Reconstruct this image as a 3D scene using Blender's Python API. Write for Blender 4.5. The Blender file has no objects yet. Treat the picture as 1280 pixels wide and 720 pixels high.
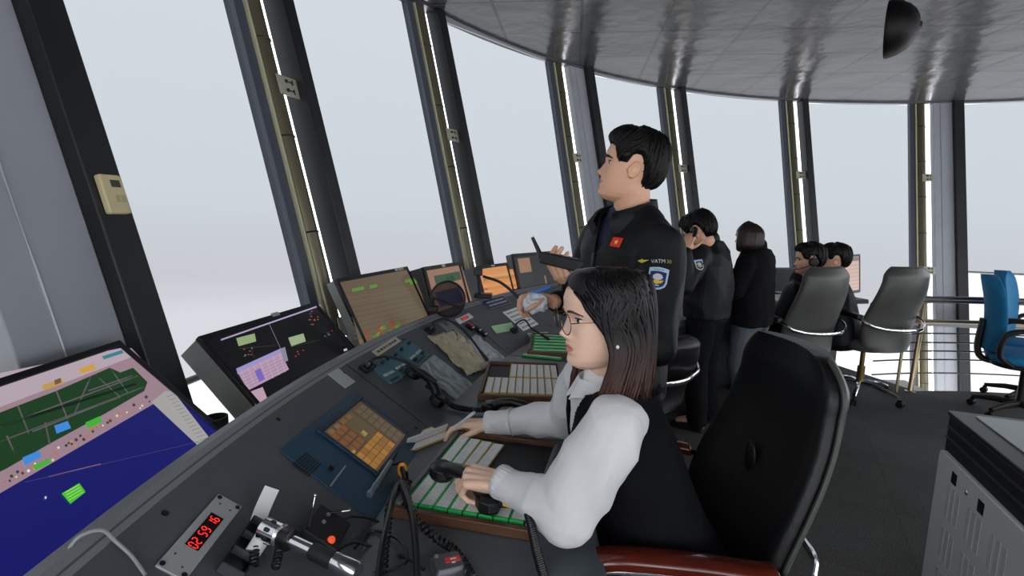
import bpy, bmesh, math, random
from mathutils import Vector as V, Matrix, noise
random.seed(7)
C = bpy.context.scene.collection
PI = math.pi
SC = bpy.context.scene
# ------------------------------------------------------------------ camera
F_PX = 639.0; PITCH = math.radians(8.0); ROLL = math.radians(1.27); CZ = 1.42
_cp, _sp = math.cos(PITCH), math.sin(PITCH)
_F = V((0, _cp, -_sp)); _U0 = V((0, _sp, _cp)); _R0 = V((1, 0, 0))
_c, _s = math.cos(ROLL), math.sin(ROLL)
_R = _c*_R0 + _s*_U0; _U = -_s*_R0 + _c*_U0
EYE = V((0, 0, CZ))
cd = bpy.data.cameras.new('camera'); cam = bpy.data.objects.new('camera', cd); C.objects.link(cam)
cd.sensor_fit = 'HORIZONTAL'; cd.sensor_width = 36; cd.lens = 36*F_PX/1280; cd.clip_start = .02; cd.clip_end = 3000
cam.matrix_world = Matrix(((_R.x, _U.x, -_F.x, 0), (_R.y, _U.y, -_F.y, 0), (_R.z, _U.z, -_F.z, CZ), (0, 0, 0, 1)))
SC.camera = cam
def ray(px, py): return _F + _R*((px-640)/F_PX) + _U*((360-py)/F_PX)
def atz(px, py, z): d = ray(px, py); return EYE + d*((z-CZ)/d.z)
def aty(px, py, y): d = ray(px, py); return EYE + d*(y/d.y)
def atplane(px, py, o, n): d = ray(px, py); return EYE + d*((o-EYE).dot(n)/d.dot(n))
# ------------------------------------------------------------------ cab ring
CX, CY = 3.9125, .8875
RT, TILT, H = 5.3625, .266, 2.8325
def pol(a, r, z=0): a = math.radians(a); return V((CX+r*math.cos(a), CY+r*math.sin(a), z))
def rwall(z): return RT-(H-z)*TILT
R_EDGE, R_FOLD, R_RIDGE = 3.74, 4.21, 4.50
Z_DESK, Z_RIDGE = .75, .95
def onslope(px, py):
    d = ray(px, py); lo, hi = .2, 12.
    def g(t):
        p = EYE+d*t; r = math.hypot(p.x-CX, p.y-CY)
        return p.z-(Z_DESK+(r-R_FOLD)*(Z_RIDGE-Z_DESK)/(R_RIDGE-R_FOLD))
    for _ in range(60):
        m = (lo+hi)/2
        if g(m) > 0: lo = m
        else: hi = m
    return EYE+d*lo
# ------------------------------------------------------------------ materials
def lin(c):
    if isinstance(c, str): c = tuple(int(c[i:i+2], 16) for i in (0, 2, 4))
    return tuple(((x/255/12.92) if x <= 10 else ((x/255+.055)/1.055)**2.4) for x in c)
MATS = {}
def mat(name, col, rough=.5, metal=0., noise_=None, bump=None, emis=0., spec=.5, coat=0., sheen=0., trans=0., alpha=1., wave=None):
    if name in MATS: return MATS[name]
    m = bpy.data.materials.new(name); m.use_nodes = True; nt = m.node_tree; N = nt.nodes; L = nt.links
    b = N['Principled BSDF']; c = lin(col)
    b.inputs['Base Color'].default_value = (*c, 1)
    b.inputs['Roughness'].default_value = rough; b.inputs['Metallic'].default_value = metal
    b.inputs['Specular IOR Level'].default_value = spec
    b.inputs['Coat Weight'].default_value = coat; b.inputs['Coat Roughness'].default_value = .1
    b.inputs['Sheen Weight'].default_value = sheen
    b.inputs['Transmission Weight'].default_value = trans
    b.inputs['Alpha'].default_value = alpha
    if emis:
        b.inputs['Emission Color'].default_value = (*c, 1); b.inputs['Emission Strength'].default_value = emis
        b.inputs['Base Color'].default_value = (.01, .01, .01, 1)
    tc = N.new('ShaderNodeTexCoord')
    if noise_:
        sc, amt = noise_
        n = N.new('ShaderNodeTexNoise'); n.inputs['Scale'].default_value = sc; n.inputs['Detail'].default_value = 6
        L.new(tc.outputs['Object'], n.inputs['Vector'])
        r = N.new('ShaderNodeMapRange'); r.inputs[1].default_value = .25; r.inputs[2].default_value = .75
        r.inputs[3].default_value = 1-amt; r.inputs[4].default_value = 1+amt
        L.new(n.outputs['Fac'], r.inputs[0])
        x = N.new('ShaderNodeVectorMath'); x.operation = 'SCALE'; x.inputs[0].default_value = c
        L.new(r.outputs[0], x.inputs['Scale']); L.new(x.outputs[0], b.inputs['Base Color'])
    if bump:
        sc, st = bump[:2]
        n = N.new('ShaderNodeTexNoise'); n.inputs['Scale'].default_value = sc; n.inputs['Detail'].default_value = 4
        if len(bump) > 2:
            mp = N.new('ShaderNodeMapping'); mp.inputs['Scale'].default_value = bump[2]
            L.new(tc.outputs['Object'], mp.inputs['Vector']); L.new(mp.outputs[0], n.inputs['Vector'])
        else: L.new(tc.outputs['Object'], n.inputs['Vector'])
        bp = N.new('ShaderNodeBump'); bp.inputs['Strength'].default_value = st; bp.inputs['Distance'].default_value = .004
        L.new(n.outputs['Fac'], bp.inputs['Height']); L.new(bp.outputs[0], b.inputs['Normal'])
    MATS[name] = m
    return m
def glow(col, e=.8):
    h = col if isinstance(col, str) else '%02x%02x%02x' % tuple(col)
    return mat('screen_'+h+('' if e == .8 else str(e)), h, .25, emis=e)
# ------------------------------------------------------------------ mesh builder
def frame(o, x, y, z=None):
    x = V(x).normalized(); y = V(y)
    if z is None: z = x.cross(y).normalized()
    else: z = V(z).normalized()
    y = z.cross(x).normalized()
    return Matrix(((x.x, y.x, z.x, o[0]), (x.y, y.y, z.y, o[1]), (x.z, y.z, z.z, o[2]), (0, 0, 0, 1)))
def T(x, y, z): return Matrix.Translation((x, y, z))
def RZ(a): return Matrix.Rotation(a, 4, 'Z')
def RX(a): return Matrix.Rotation(a, 4, 'X')
def RY(a): return Matrix.Rotation(a, 4, 'Y')
class MB:
    def __init__(s): s.v = []; s.f = []; s.m = []; s.k = 0; s.M = None
    def add(s, vs, fs, M=None):
        o = len(s.v)
        for p in vs:
            p = V(p)
            if M is not None: p = M @ p
            if s.M is not None: p = s.M @ p
            s.v.append(p)
        for f in fs: s.f.append([i+o for i in f]); s.m.append(s.k)
        return s
    def box(s, c, d, M=None, taper=1.):
        x, y, z = d[0]/2, d[1]/2, d[2]/2; t = taper
        vs = [(-x, -y, -z), (x, -y, -z), (x, y, -z), (-x, y, -z), (-x*t, -y*t, z), (x*t, -y*t, z), (x*t, y*t, z), (-x*t, y*t, z)]
        vs = [(a+c[0], b+c[1], e+c[2]) for a, b, e in vs]
        return s.add(vs, [(3, 2, 1, 0), (4, 5, 6, 7), (0, 1, 5, 4), (1, 2, 6, 5), (2, 3, 7, 6), (3, 0, 4, 7)], M)
    def quad(s, a, b, c, d, M=None): return s.add([a, b, c, d], [(0, 1, 2, 3)], M)
    def prism(s, poly, z0, z1, M=None):
        n = len(poly); vs = [(p[0], p[1], z0) for p in poly]+[(p[0], p[1], z1) for p in poly]
        fs = [tuple(range(n-1, -1, -1)), tuple(range(n, 2*n))]+[(i, (i+1) % n, n+(i+1) % n, n+i) for i in range(n)]
        return s.add(vs, fs, M)
    def rprism(s, w, h, r, z0, z1, M=None, seg=5, c=(0, 0)): return s.prism(rrect(w, h, r, seg, c), z0, z1, M)
    def loft(s, rings, caps=True, M=None, close=True):
        n = len(rings[0]); vs = [p for r in rings for p in r]; fs = []
        for i in range(len(rings)-1):
            for j in range(n if close else n-1):
                a = i*n+j; b = i*n+(j+1) % n; fs.append((a, b, b+n, a+n))
        if caps: fs.append(tuple(range(n-1, -1, -1))); fs.append(tuple(range((len(rings)-1)*n, len(rings)*n)))
        return s.add(vs, fs, M)
    def tube(s, pts, r, n=10, M=None, caps=True, flat=1.):
        pts = [V(p) for p in pts]; rr = r if isinstance(r, (list, tuple)) else [r]*len(pts)
        rings = []; up = None
        for i, p in enumerate(pts):
            t = (pts[min(i+1, len(pts)-1)]-pts[max(i-1, 0)]).normalized()
            if up is None:
                up = V((0, 0, 1)) if abs(t.z) < .9 else V((1, 0, 0))
            u = (up-t*up.dot(t)).normalized(); w = t.cross(u); up = u
            rings.append([p+(u*math.cos(2*PI*k/n)+w*flat*math.sin(2*PI*k/n))*rr[i] for k in range(n)])
        return s.loft(rings, caps, M)
    def lathe(s, prof, n=24, M=None, caps=True):
        rings = [[(max(r, 1e-5)*math.cos(2*PI*k/n), max(r, 1e-5)*math.sin(2*PI*k/n), z) for k in range(n)] for r, z in prof]
        return s.loft(rings, caps, M)
    def ell(s, c, r, M=None, nu=16, nv=10):
        rings = []
        for i in range(nv+1):
            t = -PI/2+PI*i/nv; q = max(math.cos(t), 1e-3)
            rings.append([(c[0]+r[0]*q*math.cos(2*PI*k/nu), c[1]+r[1]*q*math.sin(2*PI*k/nu), c[2]+r[2]*math.sin(t)) for k in range(nu)])
        return s.loft(rings, True, M)
    def cap(s, p0, p1, r0, r1=None, n=14, flat=1., up=None):
        r1 = r0 if r1 is None else r1; p0 = V(p0); p1 = V(p1); d = p1-p0
        t = d.normalized() if d.length > 1e-6 else V((0, 0, 1))
        q = V(up) if up is not None else (V((0, 0, 1)) if abs(t.z) < .9 else V((1, 0, 0)))
        u = (q-t*q.dot(t)).normalized(); w = t.cross(u); rings = []
        for k in range(5):
            a = PI/2*(1-k/4.); rings.append((p0-t*r0*math.sin(a), max(r0*math.cos(a), r0*.03)))
        for k in range(5):
            a = PI/2*k/4.; rings.append((p1+t*r1*math.sin(a), max(r1*math.cos(a), r1*.03)))
        return s.loft([[c+(u*math.cos(2*PI*k/n)*flat+w*math.sin(2*PI*k/n))*r for k in range(n)] for c, r in rings])
    def chain(s, pts, rs, n=14):
        for i in range(len(pts)-1): s.cap(pts[i], pts[i+1], rs[i], rs[i+1], n)
        return s
    def torus(s, R, r, M=None, n=32, m=8, a0=0, a1=2*PI, sx=1., sy=1.):
        full = abs(a1-a0-2*PI) < 1e-6; k = n if full else n+1
        rings = []
        for i in range(k):
            a = a0+(a1-a0)*i/n
            rings.append([((R+r*math.cos(2*PI*j/m))*math.cos(a)*sx, (R+r*math.cos(2*PI*j/m))*math.sin(a)*sy, r*math.sin(2*PI*j/m)) for j in range(m)])
        if full: rings.append(rings[0])
        return s.loft(rings, not full, M)
    def mesh(s, name='m', inv=None):
        me = bpy.data.meshes.new(name)
        vs = [inv @ p for p in s.v] if inv is not None else s.v
        me.from_pydata([tuple(p) for p in vs], [], s.f)
        me.polygons.foreach_set('material_index', s.m)
        me.validate(); me.update()
        return me
    def build(s, name, m, parent=None, label=None, local=False, smooth=35, bevel=0., seg=2):
        inv = None
        if parent is not None and not local: inv = WM[parent.name].inverted()
        me = s.mesh(name, inv)
        return link(name, me, m, parent, label, smooth, bevel, seg)
WM = {}
def link(name, me, m, parent=None, label=None, smooth=35, bevel=0., seg=2, fixn=True):
    if fixn:
        bm = bmesh.new(); bm.from_mesh(me); bmesh.ops.recalc_face_normals(bm, faces=bm.faces[:]); bm.to_mesh(me); bm.free()
    for q in (m if isinstance(m, (list, tuple)) else [m]): me.materials.append(q)
    if smooth:
        me.shade_smooth()
        if smooth < 180: me.set_sharp_from_angle(angle=math.radians(smooth))
    o = bpy.data.objects.new(name, me); C.objects.link(o)
    if parent is not None: o.parent = parent; WM[o.name] = WM[parent.name]
    else: WM[o.name] = Matrix.Identity(4)
    if label: o['label'] = label
    if bevel:
        b = o.modifiers.new('bevel', 'BEVEL'); b.width = bevel; b.segments = seg; b.limit_method = 'ANGLE'; b.angle_limit = math.radians(40)
    return o
def rrect(w, h, r, seg=5, c=(0, 0)):
    out = []
    for sx, sy, a0 in ((1, 1, 0), (-1, 1, PI/2), (-1, -1, PI), (1, -1, 1.5*PI)):
        for k in range(seg+1):
            a = a0+PI/2*k/seg
            out.append((c[0]+sx*(w/2-r)+r*math.cos(a), c[1]+sy*(h/2-r)+r*math.sin(a)))
    return out
def tag(o, label, cat, group=None, kind=None):
    if label: o['label'] = label
    if cat: o['category'] = cat
    if group: o['group'] = group
    if kind: o['kind'] = kind
    return o
def thing(name, label, cat, M=None, group=None, kind=None):
    o = bpy.data.objects.new(name, None); C.objects.link(o); o.empty_display_size = .1
    M = M if M is not None else Matrix.Identity(4)
    if isinstance(M, (tuple, V)): M = Matrix.Translation(M)
    o.matrix_world = M; WM[o.name] = M.copy()
    return tag(o, label, cat, group, kind)
def copy_tree(o, M=None, label=None, parent=None):
    c = o.copy(); C.objects.link(c)
    if parent is not None: c.parent = parent
    if M is not None: c.matrix_world = M; WM[c.name] = M.copy()
    else: WM[c.name] = WM[parent.name]
    if label: c['label'] = label
    for ch in list(o.children): copy_tree(ch, None, None, c)
    return c
def fuse(mb, voxel=.006, smooth=3, disp=None):
    """one continuous skin over everything in mb"""
    me = mb.mesh('raw'); o = bpy.data.objects.new('raw', me); C.objects.link(o)
    r = o.modifiers.new('r', 'REMESH'); r.mode = 'VOXEL'; r.voxel_size = voxel; r.adaptivity = 0
    if smooth:
        sm = o.modifiers.new('s', 'SMOOTH'); sm.factor = .5; sm.iterations = smooth
    dg = bpy.context.evaluated_depsgraph_get(); dg.update()
    out = bpy.data.meshes.new_from_object(o.evaluated_get(dg))
    bpy.data.objects.remove(o); bpy.data.meshes.remove(me)
    if disp:
        ns = [v.normal.copy() for v in out.vertices]
        for v, n in zip(out.vertices, ns): v.co += n*disp(v.co, n)
    out.update()
    return out
def place(name, me, m, parent, label=None, classify=None):
    """link a world-space mesh under parent; classify(co)->material slot"""
    if classify:
        for p in me.polygons: p.material_index = classify(p.center)
    me.transform(WM[parent.name].inverted())
    return link(name, me, m, parent, label, 180, fixn=False)
def text_mb(mb, s, size, M, depth=.0006, align='CENTER', sx=1.):
    cu = bpy.data.curves.new('t', 'FONT'); cu.body = s; cu.size = size; cu.align_x = align; cu.align_y = 'CENTER'; cu.extrude = depth/2; cu.resolution_u = 2
    o = bpy.data.objects.new('t', cu); C.objects.link(o)
    dg = bpy.context.evaluated_depsgraph_get(); dg.update()
    me = bpy.data.meshes.new_from_object(o.evaluated_get(dg))
    mb.add([(v.co.x*sx, v.co.y, v.co.z) for v in me.vertices], [tuple(p.vertices) for p in me.polygons], M)
    bpy.data.objects.remove(o); bpy.data.curves.remove(cu); bpy.data.meshes.remove(me)
    return mb
def bez(pts, n=12):
    """smooth curve through points (Catmull-Rom)"""
    pts = [V(p) for p in pts]; P = [pts[0]*2-pts[1]]+pts+[pts[-1]*2-pts[-2]]; out = []
    for i in range(1, len(P)-2):
        a, b, c, d = P[i-1:i+3]
        for k in range(n):
            t = k/n
            out.append(.5*((2*b)+(c-a)*t+(2*a-5*b+4*c-d)*t*t+(3*b-a-3*c+d)*t**3))
    out.append(pts[-1]); return out
def coil(mb, path, R, r, turns, n=8, per=10):
    """telephone coil following a path"""
    path = [V(p) for p in path]; ds = [0]
    for i in range(1, len(path)): ds.append(ds[-1]+(path[i]-path[i-1]).length)
    def at(s):
        for i in range(1, len(path)):
            if s <= ds[i] or i == len(path)-1:
                t = (s-ds[i-1])/max(ds[i]-ds[i-1], 1e-6); return path[i-1].lerp(path[i], t), (path[i]-path[i-1]).normalized()
    pts = []; K = turns*per
    for k in range(K+1):
        p, t = at(ds[-1]*k/K)
        q = V((0, 0, 1)) if abs(t.z) < .8 else V((1, 0, 0))
        u = (q-t*q.dot(t)).normalized(); w = t.cross(u); a = 2*PI*k/per
        pts.append(p+(u*math.cos(a)+w*math.sin(a))*R)
    return mb.tube(pts, r, 6)
# ================================================================== light, view
SC.view_settings.view_transform = 'Standard'; SC.view_settings.look = 'None'
SC.view_settings.exposure = 0.0; SC.view_settings.gamma = 1; SC.view_settings.use_curve_mapping = False
w = bpy.data.worlds.new('sky'); SC.world = w; w.use_nodes = True
nt = w.node_tree; bg = nt.nodes['Background']; bg.inputs[1].default_value = 4.1
_tc = nt.nodes.new('ShaderNodeTexCoord'); _sx = nt.nodes.new('ShaderNodeSeparateXYZ'); nt.links.new(_tc.outputs['Generated'], _sx.inputs[0])
_mp = nt.nodes.new('ShaderNodeMapping'); _mp.inputs['Scale'].default_value = (3, 3, 40); nt.links.new(_tc.outputs['Generated'], _mp.inputs[0])
_no = nt.nodes.new('ShaderNodeTexNoise'); _no.inputs['Scale'].default_value = 1.; _no.inputs['Detail'].default_value = 3; nt.links.new(_mp.outputs[0], _no.inputs[0])
_ma = nt.nodes.new('ShaderNodeMath'); _ma.operation = 'MULTIPLY_ADD'; _ma.inputs[1].default_value = .05; nt.links.new(_no.outputs[0], _ma.inputs[0]); nt.links.new(_sx.outputs[2], _ma.inputs[2])
_mr = nt.nodes.new('ShaderNodeMapRange'); _mr.inputs[1].default_value = -.6; _mr.inputs[2].default_value = .65; nt.links.new(_ma.outputs[0], _mr.inputs[0])
_cr = nt.nodes.new('ShaderNodeValToRGB'); nt.links.new(_mr.outputs[0], _cr.inputs[0]); nt.links.new(_cr.outputs[0], bg.inputs[0])
_e = _cr.color_ramp.elements; _e[0].position = 0; _e[0].color = (1, 1, 1, 1); _e[1].position = 1; _e[1].color = (1.0, 1.0, 1.03, 1)
for _p, _c2 in ((.36, (.98, .96, .99)), (.41, (.84, .81, .85)), (.45, (.84, .83, .87)), (.53, (.885, .915, .95)), (.75, (.93, .955, .99))):
    _q = _e.new(_p); _q.color = (*_c2, 1)
# ================================================================== materials
charcoal = mat('charcoal_laminate', (82, 85, 90), .55, noise_=(60, .06), bump=(400, .15))
desk_grey = mat('grey_laminate', (84, 90, 95), .35, noise_=(60, .05), bump=(400, .1))
ridge_m = mat('grey_edge_trim', (128, 131, 134), .4)
black_pl = mat('black_plastic', (18, 18, 20), .38)
black_mt = mat('matte_black_plastic', (24, 24, 26), .6, bump=(500, .2))
grey_pl = mat('grey_plastic', (112, 114, 112), .45)
dark_grey_pl = mat('dark_grey_plastic', (62, 64, 68), .45)
chrome = mat('chrome', (225, 225, 228), .12, 1.)
silver = mat('silver_paint', (170, 172, 175), .35, .6)
white_pl = mat('white_plastic', (225, 225, 222), .4)
mullion_m = mat('black_painted_steel', (30, 31, 36), .42, noise_=(6, .25), bump=(30, .08))
column_m = mat('grey_painted_steel', (158, 162, 170), .45, noise_=(3, .06), bump=(20, .06))
pipe_m = mat('dark_anodised_channel', (116, 112, 92), .28, .6)
rim_m = mat('lit_channel_edge', (200, 198, 165), .35, .2)  # pale colour paints in the daylight caught by the channel's edge
frame_m = mat('window_frame_grey', (70, 74, 86), .4)
# carpet
carpet = mat('grey_carpet', (62, 63, 64), .95, spec=.1)
def carpet_nodes(m):
    nt = m.node_tree; N = nt.nodes; L = nt.links; b = N['Principled BSDF']; tc = N.new('ShaderNodeTexCoord')
    n1 = N.new('ShaderNodeTexNoise'); n1.inputs['Scale'].default_value = 160; n1.inputs['Detail'].default_value = 3
    n2 = N.new('ShaderNodeTexNoise'); n2.inputs['Scale'].default_value = 1.3; n2.inputs['Detail'].default_value = 4
    L.new(tc.outputs['Object'], n1.inputs[0]); L.new(tc.outputs['Object'], n2.inputs[0])
    mp = N.new('ShaderNodeMapping'); mp.inputs['Rotation'].default_value = (0, 0, math.radians(28)); L.new(tc.outputs['Object'], mp.inputs[0])
    br = N.new('ShaderNodeTexBrick'); br.offset = 0; br.inputs['Scale'].default_value = 1
    br.inputs['Brick Width'].default_value = .6; br.inputs['Row Height'].default_value = .6; br.inputs['Mortar Size'].default_value = .004
    br.inputs['Color1'].default_value = (1, 1, 1, 1); br.inputs['Color2'].default_value = (.9, .9, .9, 1); br.inputs['Mortar'].default_value = (.8, .8, .8, 1)
    L.new(mp.outputs[0], br.inputs[0])
    cr = N.new('ShaderNodeValToRGB'); cr.color_ramp.elements[0].position = .3; cr.color_ramp.elements[0].color = (.075, .074, .073, 1)
    cr.color_ramp.elements[1].position = .75; cr.color_ramp.elements[1].color = (.225, .222, .22, 1); L.new(n1.outputs[0], cr.inputs[0])
    mx = N.new('ShaderNodeMix'); mx.data_type = 'RGBA'; mx.blend_type = 'MULTIPLY'; mx.inputs[0].default_value = 1
    L.new(cr.outputs[0], mx.inputs[6]); L.new(br.outputs[0], mx.inputs[7])
    m2 = N.new('ShaderNodeMapRange'); m2.inputs[1].default_value = .3; m2.inputs[2].default_value = .7; m2.inputs[3].default_value = .8; m2.inputs[4].default_value = 1.15
    L.new(n2.outputs[0], m2.inputs[0])
    m3 = N.new('ShaderNodeVectorMath'); m3.operation = 'SCALE'; L.new(mx.outputs[2], m3.inputs[0]); L.new(m2.outputs[0], m3.inputs['Scale'])
    L.new(m3.outputs[0], b.inputs['Base Color'])
    bp = N.new('ShaderNodeBump'); bp.inputs['Strength'].default_value = .6; bp.inputs['Distance'].default_value = .004
    L.new(n1.outputs[0], bp.inputs['Height']); L.new(bp.outputs[0], b.inputs['Normal'])
carpet_nodes(carpet)
# ceiling tiles: glossy dark panels, slightly wavy
ceil_m = mat('dark_gloss_ceiling_tiles', (70, 71, 74), .2)
def ceil_nodes(m):
    nt = m.node_tree; N = nt.nodes; L = nt.links; b = N['Principled BSDF']; tc = N.new('ShaderNodeTexCoord')
    mp = N.new('ShaderNodeMapping'); mp.inputs['Rotation'].default_value = (0, 0, math.radians(6.7)); L.new(tc.outputs['Object'], mp.inputs[0])
    br = N.new('ShaderNodeTexBrick'); br.offset = 0; br.inputs['Scale'].default_value = 1
    br.inputs['Brick Width'].default_value = .6; br.inputs['Row Height'].default_value = .6; br.inputs['Mortar Size'].default_value = .009
    br.inputs['Mortar Smooth'].default_value = .3
    br.inputs['Color1'].default_value = (.06, .062, .066, 1); br.inputs['Color2'].default_value = (.072, .074, .078, 1); br.inputs['Mortar'].default_value = (.012, .012, .012, 1)
    L.new(mp.outputs[0], br.inputs[0]); L.new(br.outputs[0], b.inputs['Base Color'])
    n = N.new('ShaderNodeTexNoise'); n.inputs['Scale'].default_value = 2.2; n.inputs['Detail'].default_value = 3; L.new(tc.outputs['Object'], n.inputs[0])
    n2 = N.new('ShaderNodeTexNoise'); n2.inputs['Scale'].default_value = 350; L.new(tc.outputs['Object'], n2.inputs[0])
    ad = N.new('ShaderNodeMath'); ad.operation = 'MULTIPLY_ADD'; ad.inputs[1].default_value = .012; L.new(n2.outputs[0], ad.inputs[0]); L.new(n.outputs[0], ad.inputs[2])
    sb = N.new('ShaderNodeMath'); sb.operation = 'MULTIPLY_ADD'; sb.inputs[1].default_value = -.25; L.new(br.outputs['Fac'], sb.inputs[0]); L.new(ad.outputs[0], sb.inputs[2])
    bp = N.new('ShaderNodeBump'); bp.inputs['Strength'].default_value = .55; bp.inputs['Distance'].default_value = .05
    L.new(sb.outputs[0], bp.inputs['Height']); L.new(bp.outputs[0], b.inputs['Normal'])
ceil_nodes(ceil_m)
def see_through(name, col, gloss=.06, rough=.05):
    m = bpy.data.materials.new(name); m.use_nodes = True; nt = m.node_tree; N = nt.nodes; L = nt.links
    N.remove(N['Principled BSDF']); t = N.new('ShaderNodeBsdfTransparent'); t.inputs[0].default_value = (*col, 1)
    g = N.new('ShaderNodeBsdfGlossy'); g.inputs['Roughness'].default_value = rough
    mx = N.new('ShaderNodeMixShader'); mx.inputs[0].default_value = gloss
    L.new(t.outputs[0], mx.inputs[1]); L.new(g.outputs[0], mx.inputs[2]); L.new(mx.outputs[0], N['Material Output'].inputs[0])
    return m
glass_m = see_through('window_glass', (.97, .98, .98), .02, .0)
glass_t = see_through('sky_dimming_glass', (.31, .32, .325), .02, .0)  # invented tint, tones down the strong sky behind the windows in view
film_m = see_through('grey_sun_film', (.56, .572, .582), .006, .2)
# ================================================================== floor and ceiling
ANG = [174.75, 162.2, 146.6, 126.8, 113.2, 95.8, 77.2]
full = [174.1+54-18*0]
R_FLOOR = 4.62; R_WELL = 3.40; A_WELL = 99.
fl = MB(); N_ = 160; top = []
for k in range(N_+1):
    a = -180+360*k/N_
    r = R_WELL if -40 < a < A_WELL else R_FLOOR
    top.append(pol(a, r))
fl.prism([(p.x, p.y) for p in top[:-1]], -.25, 0)
tag(fl.build('floor', carpet, smooth=0), 'dark grey carpet floor of the control cab', 'floor', kind='structure')
ce = MB(); ce.prism([(pol(360*k/120, RT+.1).x, pol(360*k/120, RT+.1).y) for k in range(120)], H, H+.12)
tag(ce.build('ceiling', ceil_m, smooth=0), 'dark glossy tiled ceiling reflecting the windows', 'ceiling', kind='structure')
tr = MB(); tr.loft([[pol(a, RT+o, z) for o, z in ((-.03, H-.015), (.06, H-.015), (.06, H+.02), (-.03, H+.02))] for a in [360*k/120 for k in range(121)]], False)
tag(tr.build('trim_1', mat('dark_edge_trim', (60, 62, 70), .35), smooth=30), 'thin dark trim where ceiling meets the windows', 'trim', kind='structure')
# ================================================================== columns + windows
ZB = -.55
allang = [174.1+18*k for k in range(4, 0, -1)]+ANG+[77.2-18*k for k in range(1, 11)]
wide = {i for i in range(len(allang)) if (i-4) % 3 == 0}
def colframe(a):
    a_ = math.radians(a); e = V((math.cos(a_), math.sin(a_), 0)); t = V((math.sin(a_), -math.cos(a_), 0))
    wv = V((e.x*TILT, e.y*TILT, 1)).normalized(); n = t.cross(wv)
    return frame(pol(a, rwall(0), 0), t, wv, n)     # x right, y up along column, z inward
LEN0 = ZB*math.sqrt(1+TILT*TILT); LEN1 = H*math.sqrt(1+TILT*TILT)+.01
def strip(x0, x1, z0, z1, y0=LEN0, y1=LEN1):
    m = MB(); m.box(((x0+x1)/2, (y0+y1)/2, (z0+z1)/2), (x1-x0, y1-y0, z1-z0)); return m
CW = {}
for i, a in enumerate(allang):
    gp = (0.25 if i == 4 else .19) if i in wide else 0.
    bw = .1 if i in wide else .075
    M = colframe(a)
    o = thing('trim_%d' % (i+2), 'black steel window mullion with shade channel' if not gp else 'wide grey steel column with black mullion and shade channel', 'column', M, kind='structure')
    strip(-bw, 0, -.05, .06).build('mullion', mullion_m, o, local=True, bevel=.004)
    L0 = -bw
    if gp:
        s_ = strip(-bw-gp, -bw, -.05, .02)
        s_.build('column_face', column_m, o, local=True, bevel=.003)
        sm = MB(); sm.tube([(-bw-gp*.62, y, .022) for y in [LEN0+(LEN1-LEN0)*k/30 for k in range(31)]], [.003+.0015*math.sin(k*2.1) for k in range(31)], 6)
        sm.build('weld_seam', mat('weld_bead', (176, 178, 182), .35, .3), o, local=True)
        L0 -= gp
    pc = L0-.105
    p_ = MB(); p_.tube([(pc, LEN0, -.03), (pc, LEN1, -.03)], .042, 18)
    p_.build('shade_channel', pipe_m, o, local=True)
    j = MB()
    for y in [.12+.42*q for q in range(-1, 7)]:
        j.torus(.043, .004, T(pc, y, -.03) @ RX(PI/2), 24, 6)
    j.build('channel_joint', mat('joint_seam', (24, 24, 22), .4), o, local=True)
    strip(pc-.062, pc-.05, -.05, .0).build('channel_edge', rim_m, o, local=True)
    strip(pc-.115, pc-.064, -.065, -.012).build('shade_frame', frame_m, o, local=True, bevel=.003)
    b = MB()
    for y in (.95, 2.02):
        b.box(((L0+pc)/2-.005, y, .018), (.115, .085, .006))
    bo = b.build('bracket', mat('pale_bracket', (178, 176, 160), .4, .3), o, local=True)
    d = MB()
    for y in (.95, 2.02):
        for q in (-.02, .02):
            d.lathe([(.008, 0), (.008, .006), (.004, .008)], 10, T((L0+pc)/2-.015, y+q, .021))
            d.box(((L0+pc)/2+.008, y+q, .0225), (.03, .005, .004)); d.box(((L0+pc)/2+.022, y+q, .0225), (.005, .022, .004))
    d.build('bolt', black_pl, bo, local=True)
    CW[i] = (a, L0, pc-.09)
HEMS = {i: .93 for i in range(30)}; HEMS[8] = .43; HEMS[9] = .41; HEMS[7] = .5
def arc(a): return
for i in range(len(allang)):
    # window i: from right edge of column i to left edge of column i+1
    HEM = HEMS[i]
    a, _, _ = CW[i]; b, L0, fr = CW[(i+1) % len(allang)]
    def P(z, off, side):
        f = colframe(a if side == 0 else b); x = (.0 if side == 0 else fr)
        return f @ V((x, z*math.sqrt(1+TILT*TILT), off))
    def P2(z, off):   # right end incl. gap behind the channel
        f = colframe(b); return f @ V((L0 if False else L0+.0, z*math.sqrt(1+TILT*TILT), off))
    o = thing('window_%d' % (i+1), 'tall outward-leaning cab window with a grey sun film', 'window', P(0, 0, 0), kind='structure')
    m = MB(); m.quad(P(ZB, -.075, 0), P2(ZB, -.075), P2(H, -.075), P(H, -.075, 0)); m.build('pane', glass_t if 3 <= i <= 10 else glass_m, o, smooth=0)  # panes out of view left clear so more daylight enters
    if i < 3 or i > 10: HEM = 2.45  # film raised on unseen windows, added daylight for the interior
    m = MB(); m.quad(P(HEM, -.04, 0), P(HEM, -.04, 1), P(H, -.04, 1), P(H, -.04, 0)); m.build('sun_film', film_m, o, smooth=0)
    m = MB(); m.tube([P(HEM, -.04, 0), P(HEM, -.04, 1)], .011, 10); m.build('hem_bar', mat('hem_bar_grey', (120, 120, 118), .4), o)
# window sill ring low behind the rail
sl = MB()
angs = [72+k for k in range(-112, 132)]
for zz, r0, r1 in ((.35, -.16, .0),):
    sl.loft([[pol(a, rwall(zz)+o_, zz+dz) for o_, dz in ((r0, 0), (r1, 0), (r1, .05), (r0, .05))] for a in range(-120, 241)], False)
tag(sl.build('trim_60', mat('sill_grey', (92, 96, 100), .4), smooth=30), 'grey horizontal sill rail low across the windows', 'trim', kind='structure')
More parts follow.
